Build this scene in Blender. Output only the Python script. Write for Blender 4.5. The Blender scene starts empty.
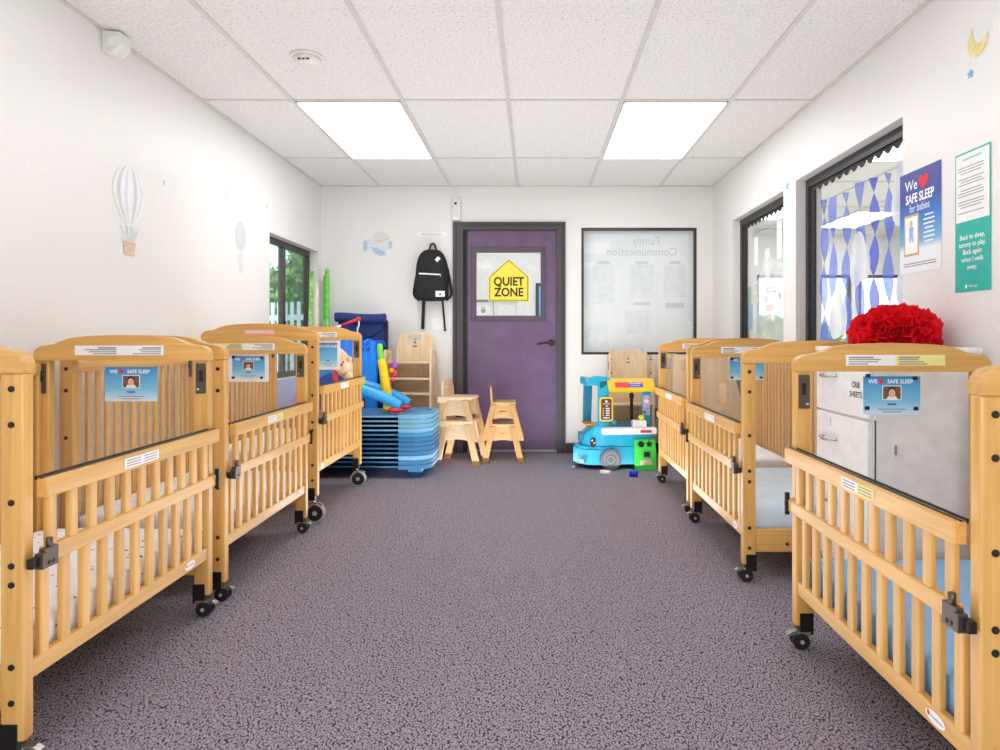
import bpy, bmesh, math, random
from mathutils import Vector, Matrix
from mathutils.geometry import tessellate_polygon
random.seed(7)
S = bpy.context.scene
C = S.collection
PI = math.pi
EYE = 1.034                      # camera height
XL, XR, YB, YF, ZC = -1.913, 1.608, 6.17, -1.6, 2.4   # room: left, right, back, front (behind camera), ceiling

# ------------------------------------------------------------------ materials
def lin(c):
    r = []
    for v in c:
        v /= 255.0
        r.append(v / 12.92 if v <= .04045 else ((v + .055) / 1.055) ** 2.4)
    return (r[0], r[1], r[2], 1.0)

MATS = {}
def nmat(name):
    m = bpy.data.materials.new(name); m.use_nodes = True
    nt = m.node_tree; b = nt.nodes['Principled BSDF']
    MATS[name] = m
    return m, nt, b

def N(nt, kind, **kw):
    n = nt.nodes.new(kind)
    for k, v in kw.items():
        if hasattr(n, k): setattr(n, k, v)
        else: n.inputs[k.replace('_', ' ')].default_value = v
    return n

def plain(name, rgb, rough=.5, metal=0, var=.06, scale=18, bump=0, spec=.5, trans=0):
    """flat colour with a little procedural mottling"""
    m, nt, b = nmat(name)
    c = lin(rgb)
    tc = N(nt, 'ShaderNodeTexCoord')
    no = N(nt, 'ShaderNodeTexNoise', Scale=scale, Detail=3.0)
    nt.links.new(tc.outputs['Object'], no.inputs['Vector'])
    rp = N(nt, 'ShaderNodeValToRGB')
    rp.color_ramp.elements[0].position = .3; rp.color_ramp.elements[1].position = .7
    rp.color_ramp.elements[0].color = tuple(v * (1 - var) for v in c[:3]) + (1,)
    rp.color_ramp.elements[1].color = tuple(min(1, v * (1 + var)) for v in c[:3]) + (1,)
    nt.links.new(no.outputs['Fac'], rp.inputs['Fac'])
    nt.links.new(rp.outputs['Color'], b.inputs['Base Color'])
    b.inputs['Roughness'].default_value = rough
    b.inputs['Metallic'].default_value = metal
    b.inputs['Specular IOR Level'].default_value = spec
    if bump:
        bp = N(nt, 'ShaderNodeBump', Strength=bump, Distance=.01)
        nt.links.new(no.outputs['Fac'], bp.inputs['Height'])
        nt.links.new(bp.outputs['Normal'], b.inputs['Normal'])
    if trans:
        tr = N(nt, 'ShaderNodeBsdfTranslucent'); tr.inputs['Color'].default_value = c
        tp = N(nt, 'ShaderNodeBsdfTransparent')
        mx = N(nt, 'ShaderNodeMixShader'); mx.inputs['Fac'].default_value = .45
        mx2 = N(nt, 'ShaderNodeMixShader'); mx2.inputs['Fac'].default_value = trans
        out = nt.nodes['Material Output']
        nt.links.new(b.outputs[0], mx.inputs[1]); nt.links.new(tr.outputs[0], mx.inputs[2])
        nt.links.new(mx.outputs[0], mx2.inputs[1]); nt.links.new(tp.outputs[0], mx2.inputs[2])
        nt.links.new(mx2.outputs[0], out.inputs['Surface'])
    return m

def wood(name, axis, light, dark, rough=.38):
    m, nt, b = nmat(name)
    tc = N(nt, 'ShaderNodeTexCoord')
    oi = N(nt, 'ShaderNodeObjectInfo')
    add = N(nt, 'ShaderNodeVectorMath', operation='ADD')
    mul = N(nt, 'ShaderNodeMath', operation='MULTIPLY'); mul.inputs[1].default_value = 9.0
    nt.links.new(oi.outputs['Random'], mul.inputs[0])
    nt.links.new(tc.outputs['Object'], add.inputs[0]); nt.links.new(mul.outputs[0], add.inputs[1])
    mp = N(nt, 'ShaderNodeMapping')
    sc = [46, 46, 46]; sc['xyz'.index(axis)] = 2.2
    mp.inputs['Scale'].default_value = sc
    nt.links.new(add.outputs[0], mp.inputs['Vector'])
    no = N(nt, 'ShaderNodeTexNoise', Scale=1.0, Detail=4.0, Distortion=.6)
    nt.links.new(mp.outputs[0], no.inputs['Vector'])
    rp = N(nt, 'ShaderNodeValToRGB')
    rp.color_ramp.elements[0].position = .28; rp.color_ramp.elements[1].position = .68
    rp.color_ramp.elements[0].color = lin(dark); rp.color_ramp.elements[1].color = lin(light)
    nt.links.new(no.outputs['Fac'], rp.inputs['Fac'])
    hs = N(nt, 'ShaderNodeHueSaturation')
    mr = N(nt, 'ShaderNodeMapRange'); mr.inputs['To Min'].default_value = .90; mr.inputs['To Max'].default_value = 1.06
    nt.links.new(oi.outputs['Random'], mr.inputs['Value'])
    nt.links.new(mr.outputs[0], hs.inputs['Value'])
    nt.links.new(rp.outputs['Color'], hs.inputs['Color'])
    nt.links.new(hs.outputs['Color'], b.inputs['Base Color'])
    b.inputs['Roughness'].default_value = rough
    b.inputs['Coat Weight'].default_value = .15
    return m

for ax in 'xyz':
    wood('wood_' + ax, ax, (225, 177, 102), (204, 153, 80))
    wood('birch_' + ax, ax, (232, 208, 174), (215, 186, 146), .5)
    wood('beech_' + ax, ax, (214, 176, 118), (193, 151, 93), .5)

wood('birchleg_z', 'z', (206, 170, 126), (188, 150, 104), .5)  # darker birch for chair legs, their shading put into the colour
wood('beechleg_z', 'z', (190, 146, 90), (172, 128, 74), .5)  # same for the beech legs: shading mixed into the wood tone
plain('black_metal', (48, 44, 42), .35, .6)
plain('bronze_metal', (96, 86, 78), .35, .7)
plain('steel', (190, 188, 182), .25, .9)
plain('rubber', (28, 27, 28), .6)
plain('rim_grey', (176, 176, 178), .5)
plain('bolt_black', (26, 22, 20), .45)
plain('white_plastic', (238, 238, 236), .35)
plain('paper_white', (240, 240, 240), .7)
plain('paper_cream', (236, 228, 150), .7)
plain('paper_pink', (240, 190, 190), .7)
plain('print_grey', (150, 150, 150), .7)
plain('print_dark', (60, 60, 66), .7)
plain('ink_black', (20, 20, 22), .6)
plain('ink_white', (248, 250, 252), .6)
plain('ink_red', (226, 42, 48), .6)
plain('ink_blue', (60, 110, 190), .6)
plain('photo_brown', (112, 84, 70), .6, var=.3, scale=90)
plain('photo_skin', (226, 178, 150), .6)
plain('photo_hair', (60, 42, 34), .6)
plain('sheet_white', (238, 238, 240), .85, bump=.3, scale=14)
plain('sheet_blue', (140, 184, 230), .85, bump=.4, scale=12)
plain('sheet_pale', (208, 226, 240), .85, bump=.3, scale=12)
plain('cabinet_white', (243, 244, 246), .35)
plain('dark_frame', (44, 42, 44), .4)
plain('bronze_frame', (58, 48, 42), .4)
plain('door_frame', (72, 64, 70), .45)
plain('door_purple', (104, 80, 114), .5, var=.12, scale=7)
plain('door_purple_dark', (84, 70, 88), .5)
plain('baseboard_dark', (58, 54, 54), .5)
plain('threshold', (170, 165, 165), .4)
plain('sign_yellow', (240, 222, 70), .45)
plain('fabric_black', (24, 26, 30), .8, bump=.3, scale=60)
plain('fabric_navy', (42, 58, 122), .85, bump=.3, scale=40)
plain('fabric_blue', (30, 144, 255), .7, var=.1, bump=.25, scale=10)
plain('fabric_royal', (40, 90, 200), .7)
plain('cot_sky', (98, 156, 190), .45)
plain('cot_blue', (40, 118, 160), .45)
plain('cot_teal', (92, 148, 174), .45)
plain('cot_deep', (14, 92, 138), .45)
plain('cot_mesh', (60, 70, 84), .8)
plain('toy_blue', (52, 168, 236), .35)
plain('toy_yellow', (248, 206, 30), .35)
plain('toy_green', (120, 214, 70), .35)
plain('toy_red', (226, 44, 60), .4)
plain('toy_purple', (150, 84, 190), .4)
plain('toy_pink', (240, 80, 150), .5)
plain('toy_lilac', (206, 150, 222), .4)
plain('plush_peach', (240, 202, 162), .95, bump=.5, scale=70)
plain('plush_cream', (246, 224, 188), .95, bump=.5, scale=70)
plain('truck_blue', (22, 162, 198), .35)
plain('truck_teal', (10, 118, 150), .4)
plain('truck_yellow', (252, 190, 20), .4)
plain('truck_orange', (240, 150, 30), .4)
plain('truck_grey', (98, 100, 106), .5)
plain('truck_grey_light', (140, 142, 148), .5)
plain('truck_green', (70, 222, 80), .4)
plain('truck_white', (240, 238, 240), .4)
plain('menu_brown', (74, 54, 46), .5)
plain('sticker_lilac', (170, 180, 214), .5, var=.3, scale=60)
plain('cup_blue', (24, 60, 200), .35)
plain('ball_lime', (214, 226, 70), .5)
plain('pom_red', (236, 24, 44), .75, var=.2, scale=30, trans=.001)
plain('streamer_blue', (92, 124, 236), .8, var=.12, trans=.22)
plain('streamer_dark', (52, 86, 222), .8, var=.12, trans=.12)
plain('cloud_paper', (248, 250, 252), .8, trans=.05)
plain('border_black', (40, 40, 42), .7)
plain('backing_paper', (244, 247, 250), .75, var=.02, scale=3)
plain('ghost_grey', (216, 223, 228), .75)
plain('ghost_grey2', (236, 240, 244), .75)
plain('star_pink', (248, 222, 222), .7)
plain('star_yellow', (240, 232, 190), .7)
plain('star_blue', (150, 190, 236), .7)
plain('star_green', (150, 210, 190), .7)
plain('decal_white', (236, 238, 240), .6)
plain('decal_grey', (205, 208, 211), .6, var=.1, scale=40)
plain('decal_sage', (208, 218, 214), .6, var=.08, scale=40)
plain('decal_tan', (214, 190, 168), .6, var=.12, scale=60)
plain('decal_bluegrey', (180, 196, 218), .6, var=.12, scale=40)
plain('decal_bluewhite', (216, 222, 231), .6, var=.08, scale=40)
plain('decal_gold', (226, 214, 144), .6, var=.12, scale=40)
plain('decal_cyan', (110, 180, 220), .6)
plain('decal_faint', (221, 220, 218), .6, var=.05, scale=40)
plain('poster_teal', (32, 178, 164), .5)
plain('poster_navy', (58, 74, 158), .5)
plain('frame_gold', (206, 170, 110), .5)
plain('roll_green', (150, 206, 110), .5, var=.45, scale=34)
plain('roll_lime', (128, 206, 90), .45, var=.3, scale=34)
plain('roll_cream', (232, 222, 200), .6)
plain('leaf_green', (120, 180, 84), .6, var=.3, scale=4)
plain('leaf_dark', (74, 122, 62), .6, var=.3, scale=4)
plain('bark', (90, 74, 60), .8)
plain('grass', (96, 130, 70), .9)
plain('fence_white', (232, 238, 248), .5)
plain('far_wall', (226, 226, 226), .8)
plain('far_floor', (196, 190, 182), .7)
plain('bin_white', (226, 228, 230), .5)
plain('bin_grey', (120, 122, 126), .5)
plain('strap_black', (22, 20, 22), .7)
plain('glove_blue', (100, 160, 216), .5)
plain('sensor_white', (228, 227, 224), .4)
plain('detector_white', (226, 224, 220), .45)
plain('cable_white', (225, 225, 225), .5)
plain('grid_white', (206, 204, 201), .45)

def gradient(name, stops, rough=.5, axis='Z'):
    m, nt, b = nmat(name)
    tc = N(nt, 'ShaderNodeTexCoord'); sp = N(nt, 'ShaderNodeSeparateXYZ')
    nt.links.new(tc.outputs['Generated'], sp.inputs[0])
    rp = N(nt, 'ShaderNodeValToRGB')
    while len(rp.color_ramp.elements) < len(stops): rp.color_ramp.elements.new(.5)
    for e, (p, c) in zip(rp.color_ramp.elements, stops):
        e.position = p; e.color = lin(c)
    nt.links.new(sp.outputs[axis], rp.inputs['Fac'])
    nt.links.new(rp.outputs['Color'], b.inputs['Base Color'])
    b.inputs['Roughness'].default_value = rough
    return m
gradient('card_blue', [(0, (206, 230, 244)), (.35, (120, 192, 230)), (1, (40, 140, 204))])
gradient('poster_blue', [(0, (238, 240, 246)), (.22, (236, 240, 248)), (.3, (120, 178, 226)), (.55, (52, 122, 204)), (.72, (58, 74, 160)), (1, (66, 74, 150))])

def wall_mat():
    m, nt, b = nmat('wall_paint')
    tc = N(nt, 'ShaderNodeTexCoord')
    no = N(nt, 'ShaderNodeTexNoise', Scale=55.0, Detail=4.0)
    n2 = N(nt, 'ShaderNodeTexNoise', Scale=1.3, Detail=3.0)
    nt.links.new(tc.outputs['Object'], no.inputs['Vector']); nt.links.new(tc.outputs['Object'], n2.inputs['Vector'])
    rp = N(nt, 'ShaderNodeValToRGB')
    rp.color_ramp.elements[0].color = lin((227, 226, 224)); rp.color_ramp.elements[1].color = lin((235, 234, 233))
    nt.links.new(n2.outputs['Fac'], rp.inputs['Fac']); nt.links.new(rp.outputs[0], b.inputs['Base Color'])
    bp = N(nt, 'ShaderNodeBump', Strength=.22, Distance=.006)
    nt.links.new(no.outputs['Fac'], bp.inputs['Height']); nt.links.new(bp.outputs[0], b.inputs['Normal'])
    b.inputs['Roughness'].default_value = .42
wall_mat()

def ceiling_mat():
    m, nt, b = nmat('ceiling_tile')
    tc = N(nt, 'ShaderNodeTexCoord')
    vo = N(nt, 'ShaderNodeTexNoise', Scale=75.0, Detail=5.0, Roughness=.7)
    nt.links.new(tc.outputs['Object'], vo.inputs['Vector'])
    rp = N(nt, 'ShaderNodeValToRGB')
    rp.color_ramp.elements[0].position = .36; rp.color_ramp.elements[1].position = .47
    rp.color_ramp.elements[0].color = lin((194, 192, 189)); rp.color_ramp.elements[1].color = lin((229, 228, 226))
    nt.links.new(vo.outputs['Fac'], rp.inputs['Fac']); nt.links.new(rp.outputs[0], b.inputs['Base Color'])
    bp = N(nt, 'ShaderNodeBump', Strength=.35, Distance=.004)
    nt.links.new(vo.outputs['Fac'], bp.inputs['Height']); nt.links.new(bp.outputs[0], b.inputs['Normal'])
    b.inputs['Roughness'].default_value = .9
ceiling_mat()

def carpet_mat():
    m, nt, b = nmat('carpet')
    tc = N(nt, 'ShaderNodeTexCoord')
    ds = N(nt, 'ShaderNodeTexNoise', Scale=38.0, Detail=1.0)
    nt.links.new(tc.outputs['Object'], ds.inputs['Vector'])
    mixv = N(nt, 'ShaderNodeVectorMath', operation='MULTIPLY_ADD')
    mixv.inputs[1].default_value = (.02, .02, 0)
    nt.links.new(ds.outputs['Color'], mixv.inputs[0]); nt.links.new(tc.outputs['Object'], mixv.inputs[2])
    mp = N(nt, 'ShaderNodeMapping'); mp.inputs['Scale'].default_value = (200, 112, 1); mp.inputs['Rotation'].default_value = (0, 0, .6)
    nt.links.new(mixv.outputs[0], mp.inputs['Vector'])
    vo = N(nt, 'ShaderNodeTexVoronoi', Scale=1.0, voronoi_dimensions='2D', feature='F1')
    nt.links.new(mp.outputs[0], vo.inputs['Vector'])
    no = N(nt, 'ShaderNodeTexNoise', Scale=240.0, Detail=2.0)
    nt.links.new(tc.outputs['Object'], no.inputs['Vector'])
    ma = N(nt, 'ShaderNodeMath', operation='MULTIPLY_ADD'); ma.inputs[1].default_value = .55
    nt.links.new(no.outputs['Fac'], ma.inputs[0]); nt.links.new(vo.outputs['Distance'], ma.inputs[2])
    rp = N(nt, 'ShaderNodeValToRGB')
    e = rp.color_ramp.elements
    e[0].position = .40; e[0].color = lin((176, 170, 181))
    e[1].position = 1.02; e[1].color = lin((62, 54, 68))
    x = rp.color_ramp.elements.new(.68); x.color = lin((142, 135, 147))
    nt.links.new(ma.outputs[0], rp.inputs['Fac'])
    nt.links.new(rp.outputs[0], b.inputs['Base Color'])
    bp = N(nt, 'ShaderNodeBump', Strength=.5, Distance=.006); bp.invert = True
    nt.links.new(ma.outputs[0], bp.inputs['Height']); nt.links.new(bp.outputs[0], b.inputs['Normal'])
    b.inputs['Roughness'].default_value = .95
    b.inputs['Specular IOR Level'].default_value = .15
carpet_mat()

def dots_mat():
    m, nt, b = nmat('sheet_dots')
    tc = N(nt, 'ShaderNodeTexCoord')
    vo = N(nt, 'ShaderNodeTexVoronoi', Scale=34.0, Randomness=.6)
    nt.links.new(tc.outputs['Object'], vo.inputs['Vector'])
    lt = N(nt, 'ShaderNodeMath', operation='LESS_THAN'); lt.inputs[1].default_value = .23
    nt.links.new(vo.outputs['Distance'], lt.inputs[0])
    sp = N(nt, 'ShaderNodeSeparateColor'); nt.links.new(vo.outputs['Color'], sp.inputs[0])
    rp = N(nt, 'ShaderNodeValToRGB'); rp.color_ramp.interpolation = 'CONSTANT'
    rp.color_ramp.elements[0].color = lin((120, 84, 80)); rp.color_ramp.elements[1].color = lin((206, 160, 160)); rp.color_ramp.elements[1].position = .35
    x = rp.color_ramp.elements.new(.7); x.color = lin((150, 150, 160))
    nt.links.new(sp.outputs[0], rp.inputs[0])
    mx = N(nt, 'ShaderNodeMixRGB'); mx.inputs[1].default_value = lin((240, 240, 242))
    nt.links.new(lt.outputs[0], mx.inputs[0]); nt.links.new(rp.outputs[0], mx.inputs[2])
    nt.links.new(mx.outputs[0], b.inputs['Base Color'])
    no = N(nt, 'ShaderNodeTexNoise', Scale=14.0)
    nt.links.new(tc.outputs['Object'], no.inputs['Vector'])
    bp = N(nt, 'ShaderNodeBump', Strength=.35, Distance=.01)
    nt.links.new(no.outputs[0], bp.inputs['Height']); nt.links.new(bp.outputs[0], b.inputs['Normal'])
    b.inputs['Roughness'].default_value = .85
dots_mat()

def clear_mat(name, tint=(1, 1, 1, 1), haze=0.0, refl=1.0):
    """clear sheet: transparent + fresnel reflection + a little haze"""
    m, nt, b = nmat(name)
    nt.nodes.remove(b)
    out = nt.nodes['Material Output']
    tp = N(nt, 'ShaderNodeBsdfTransparent'); tp.inputs['Color'].default_value = tint
    gl = N(nt, 'ShaderNodeBsdfGlossy'); gl.inputs['Roughness'].default_value = .03
    df = N(nt, 'ShaderNodeBsdfDiffuse'); df.inputs['Color'].default_value = (.9, .9, .92, 1)
    fr = N(nt, 'ShaderNodeFresnel')
    ge = N(nt, 'ShaderNodeNewGeometry')          # same reflectance on entering and leaving the sheet
    io = N(nt, 'ShaderNodeMapRange'); io.inputs['To Min'].default_value = 1.4; io.inputs['To Max'].default_value = 1 / 1.4
    nt.links.new(ge.outputs['Backfacing'], io.inputs['Value']); nt.links.new(io.outputs[0], fr.inputs['IOR'])
    no = N(nt, 'ShaderNodeTexNoise', Scale=3.0)
    mu = N(nt, 'ShaderNodeMath', operation='MULTIPLY'); mu.inputs[1].default_value = refl
    nt.links.new(fr.outputs[0], mu.inputs[0])
    hz = N(nt, 'ShaderNodeMath', operation='MULTIPLY'); hz.inputs[1].default_value = haze * 2
    nt.links.new(no.outputs['Fac'], hz.inputs[0])
    m1 = N(nt, 'ShaderNodeMixShader'); m2 = N(nt, 'ShaderNodeMixShader')
    nt.links.new(hz.outputs[0], m1.inputs[0]); nt.links.new(tp.outputs[0], m1.inputs[1]); nt.links.new(df.outputs[0], m1.inputs[2])
    nt.links.new(mu.outputs[0], m2.inputs[0]); nt.links.new(m1.outputs[0], m2.inputs[1]); nt.links.new(gl.outputs[0], m2.inputs[2])
    nt.links.new(m2.outputs[0], out.inputs['Surface'])
clear_mat('acrylic', (.997, .997, .997, 1), .012, .4)
clear_mat('glass', (.98, .99, .99, 1), .015, .6)
clear_mat('glass_dark', (.72, .76, .74, 1), .05, .8)
clear_mat('film_white', (.95, .97, .97, 1), .72, .4)

def emit(name, rgb, s):
    m, nt, b = nmat(name)
    b.inputs['Base Color'].default_value = (.9, .9, .9, 1)
    b.inputs['Emission Color'].default_value = rgb + (1,)
    b.inputs['Emission Strength'].default_value = s
emit('diffuser', (1.0, .995, .99), 7.0)
emit('diffuser_soft', (1.0, .995, .99), 2.9)
emit('far_diffuser', (1.0, .99, .97), 9.5)

# ------------------------------------------------------------------ mesh builder
_txt = {}
def text_geo(s, bold=0.0):
    k = (s, bold)
    if k in _txt: return _txt[k]
    cu = bpy.data.curves.new('lettering', 'FONT'); cu.body = s; cu.align_x = 'CENTER'; cu.align_y = 'CENTER'
    cu.offset = bold; cu.resolution_u = 3
    ob = bpy.data.objects.new('lettering', cu); C.objects.link(ob)
    bpy.context.view_layer.update()
    me = bpy.data.meshes.new_from_object(ob.evaluated_get(bpy.context.evaluated_depsgraph_get()))
    g = ([v.co.copy() for v in me.vertices], [list(p.vertices) for p in me.polygons])
    bpy.data.objects.remove(ob); bpy.data.curves.remove(cu); bpy.data.meshes.remove(me)
    _txt[k] = g
    return g

class MB:
    def __init__(s, mp=None):
        s.v = []; s.f = []; s.m = []; s.sm = []; s.map = mp
    def add(s, vs, fs, mat, smooth=False):
        o = len(s.v)
        for p in vs:
            s.v.append(Vector(s.map(*p)) if s.map else Vector(p))
        for f in fs:
            s.f.append([o + i for i in f]); s.m.append(mat); s.sm.append(smooth)
        return s
    def box(s, x0, x1, y0, y1, z0, z1, mat):
        vs = [(x, y, z) for x in (x0, x1) for y in (y0, y1) for z in (z0, z1)]
        return s.add(vs, [(0, 1, 3, 2), (4, 6, 7, 5), (0, 4, 5, 1), (2, 3, 7, 6), (0, 2, 6, 4), (1, 5, 7, 3)], mat)
    def beam(s, p0, p1, w, h, mat, up=(0, 0, 1)):
        p0 = Vector(p0); p1 = Vector(p1); d = (p1 - p0).normalized(); u = Vector(up)
        a = d.cross(u)
        if a.length < 1e-4: a = d.cross(Vector((0, 1, 0)))
        a.normalize(); b = a.cross(d).normalized()
        vs = [p + a * (i * w / 2) + b * (j * h / 2) for p in (p0, p1) for i, j in ((-1, -1), (1, -1), (1, 1), (-1, 1))]
        return s.add(vs, [(0, 1, 2, 3), (4, 7, 6, 5)] + [(k, k + 4, (k + 1) % 4 + 4, (k + 1) % 4) for k in range(4)], mat)
    def tube(s, pts, r, mat, n=12, caps=True, close=False):
        pts = [Vector(p) for p in pts]; m = len(pts); vs = []; prev = None
        for i, p in enumerate(pts):
            if close: d = pts[(i + 1) % m] - pts[i - 1]
            else: d = pts[min(i + 1, m - 1)] - pts[max(i - 1, 0)]
            d.normalize()
            if prev is None:
                a = d.cross(Vector((0, 0, 1)))
                if a.length < .05: a = d.cross(Vector((0, 1, 0)))
            else: a = prev - d * prev.dot(d)
            a.normalize(); prev = a; b = d.cross(a)
            rr = r[i] if isinstance(r, (list, tuple)) else r
            vs += [p + (a * math.cos(2 * PI * k / n) + b * math.sin(2 * PI * k / n)) * rr for k in range(n)]
        fs = []
        for i in range(m if close else m - 1):
            j = (i + 1) % m
            fs += [(i * n + k, i * n + (k + 1) % n, j * n + (k + 1) % n, j * n + k) for k in range(n)]
        s.add(vs, fs, mat, True)
        if caps and not close:
            s.add(vs[:n], [tuple(range(n))], mat); s.add(vs[-n:], [tuple(range(n))], mat)
        return s
    def cyl(s, p0, p1, r, mat, r1=None, n=16):
        return s.tube([p0, p1], [r, r if r1 is None else r1], mat, n)
    def ball(s, c, r, mat, n=16, m=10, noise=0):
        if not isinstance(r, (tuple, list)): r = (r, r, r)
        vs = []
        for i in range(m + 1):
            t = PI * i / m
            for k in range(n):
                q = 2 * PI * k / n; w = 1 + random.uniform(-noise, noise)
                vs.append((c[0] + r[0] * w * math.sin(t) * math.cos(q), c[1] + r[1] * w * math.sin(t) * math.sin(q), c[2] + r[2] * w * math.cos(t)))
        fs = [(i * n + k, i * n + (k + 1) % n, (i + 1) * n + (k + 1) % n, (i + 1) * n + k) for i in range(m) for k in range(n)]
        return s.add(vs, fs, mat, True)
    def flat(s, pts, o, u, v, mat, holes=(), off=0.0):
        """2-D outline laid in the plane (o; u, v)"""
        o = Vector(o); u = Vector(u); v = Vector(v); n = u.cross(v).normalized()
        loops = [[Vector((p[0], p[1], 0)) for p in l] for l in [pts] + list(holes)]
        tri = tessellate_polygon(loops)
        al = [p for l in loops for p in l]
        return s.add([o + u * p.x + v * p.y + n * off for p in al], [tuple(t) for t in tri], mat)
    def prism(s, pts, o, u, v, t, mat, holes=(), smooth=False):
        """outline extruded by the vector t"""
        o = Vector(o); u = Vector(u); v = Vector(v); t = Vector(t)
        loops = [[Vector((p[0], p[1], 0)) for p in l] for l in [pts] + list(holes)]
        tri = tessellate_polygon(loops)
        al = [p for l in loops for p in l]; k = len(al)
        A = [o + u * p.x + v * p.y for p in al]
        vs = A + [p + t for p in A]
        fs = [tuple(x) for x in tri] + [tuple(i + k for i in reversed(x)) for x in tri]
        st = 0
        for l in loops:
            m = len(l)
            fs += [(st + i, st + (i + 1) % m, st + (i + 1) % m + k, st + i + k) for i in range(m)]
            st += m
        return s.add(vs, fs, mat, smooth)
    def text(s, body, o, u, v, size, mat, off=.0008, bold=0.0, sx=1.0):
        vs, fs = text_geo(body, bold)
        o = Vector(o); u = Vector(u); v = Vector(v); n = u.cross(v).normalized()
        return s.add([o + u * (p.x * size * sx) + v * (p.y * size) + n * off for p in vs], fs, mat)
    def build(s, name, parent=None, bevel=0, seg=2, origin=None, weld=True, subsurf=0, normals=True):
        vs = s.v
        lo = Vector([min(p[i] for p in vs) for i in range(3)]); hi = Vector([max(p[i] for p in vs) for i in range(3)])
        org = Vector(origin) if origin else Vector(((lo.x + hi.x) / 2, (lo.y + hi.y) / 2, lo.z))
        me = bpy.data.meshes.new(name)
        me.from_pydata([p - org for p in vs], [], s.f)
        names = []
        for k in s.m:
            if k not in names: names.append(k)
        for k in names: me.materials.append(MATS[k])
        for p, k, sm in zip(me.polygons, s.m, s.sm):
            p.material_index = names.index(k); p.use_smooth = sm
        if weld or normals:
            bm = bmesh.new(); bm.from_mesh(me)
            if weld: bmesh.ops.remove_doubles(bm, verts=bm.verts, dist=1e-5)
            if normals: bmesh.ops.recalc_face_normals(bm, faces=bm.faces)
            bm.to_mesh(me); bm.free()
        ob = bpy.data.objects.new(name, me); C.objects.link(ob)
        if parent:
            ob.parent = parent
            ob.location = org - parent['_w'] if False else org - WORLD[parent.name]
        else:
            ob.location = org
        WORLD[ob.name] = org
        if bevel:
            b = ob.modifiers.new('bevel', 'BEVEL'); b.width = bevel; b.segments = seg; b.limit_method = 'ANGLE'; b.angle_limit = math.radians(40)
        if subsurf:
            q = ob.modifiers.new('sub', 'SUBSURF'); q.levels = q.render_levels = subsurf
        return ob

WORLD = {}
def tag(o, label=None, cat=None, group=None, kind=None):
    if label: o['label'] = label
    if cat: o['category'] = cat
    if group: o['group'] = group
    if kind: o['kind'] = kind
    return o
def empty(name, loc, label, cat, group=None):
    o = bpy.data.objects.new(name, None); C.objects.link(o); o.location = loc; o.empty_display_size = .1
    WORLD[o.name] = Vector(loc)
    return tag(o, label, cat, group)
def struct(mb, name, parent=None, **k):
    return tag(mb.build(name, parent, **k), kind='structure')
def rect(w, h, cx=0, cy=0): return [(cx - w / 2, cy - h / 2), (cx + w / 2, cy - h / 2), (cx + w / 2, cy + h / 2), (cx - w / 2, cy + h / 2)]
def oval(w, h, cx=0, cy=0, n=24): return [(cx + w / 2 * math.cos(2 * PI * k / n), cy + h / 2 * math.sin(2 * PI * k / n)) for k in range(n)]
def rrect(w, h, r, cx=0, cy=0, n=5):
    out = []
    for sx, sy, a in ((1, 1, 0), (-1, 1, 90), (-1, -1, 180), (1, -1, 270)):
        for k in range(n + 1):
            t = math.radians(a + 90 * k / n)
            out.append((cx + sx * (w / 2 - r) + r * math.cos(t), cy + sy * (h / 2 - r) + r * math.sin(t)))
    return out
def heart(w, cx=0, cy=0, n=28):
    out = []
    for k in range(n):
        t = 2 * PI * k / n
        out.append((cx + w / 32 * 16 * math.sin(t) ** 3, cy + w / 32 * (13 * math.cos(t) - 5 * math.cos(2 * t) - 2 * math.cos(3 * t) - math.cos(4 * t))))
    return out
def star(r, cx=0, cy=0, q=.45, n=5):
    return [(cx + (r if k % 2 == 0 else r * q) * math.sin(PI * k / n), cy + (r if k % 2 == 0 else r * q) * math.cos(PI * k / n)) for k in range(2 * n)]
def smooth_path(pts, n=8):
    pts = [Vector(p) for p in pts]; out = []
    for i in range(len(pts) - 1):
        p0 = pts[max(i - 1, 0)]; p1 = pts[i]; p2 = pts[i + 1]; p3 = pts[min(i + 2, len(pts) - 1)]
        for k in range(n):
            t = k / n
            out.append(.5 * ((2 * p1) + (p2 - p0) * t + (2 * p0 - 5 * p1 + 4 * p2 - p3) * t * t + (3 * p1 - p0 - 3 * p2 + p3) * t ** 3))
    out.append(pts[-1])
    return out
# wall frames (u = rightwards as seen from inside, v = up)
RW = (Vector((0, -1, 0)), Vector((0, 0, 1)))
LW = (Vector((0, 1, 0)), Vector((0, 0, 1)))
BW = (Vector((1, 0, 0)), Vector((0, 0, 1)))

# ------------------------------------------------------------------ room shell
mb = MB(); mb.box(XL - .2, XR + .2, YF - .2, YB + .2, -.1, 0, 'carpet'); struct(mb, 'floor')

def wall(name, axis, c0, c1, u0, u1, z0, z1, holes, mat='wall_paint'):
    """wall slab between planes c0..c1; holes = (u0,u1,z0,z1)"""
    us = sorted({u0, u1} | {h[0] for h in holes} | {h[1] for h in holes})
    zs = sorted({z0, z1} | {h[2] for h in holes} | {h[3] for h in holes})
    mb = MB()
    for i in range(len(us) - 1):
        for j in range(len(zs) - 1):
            a, b, c, d = us[i], us[i + 1], zs[j], zs[j + 1]
            if any(h[0] <= a and b <= h[1] and h[2] <= c and d <= h[3] for h in holes): continue
            if axis == 'x': mb.box(c0, c1, a, b, c, d, mat)
            else: mb.box(a, b, c0, c1, c, d, mat)
    return struct(mb, name, weld=False)

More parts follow.
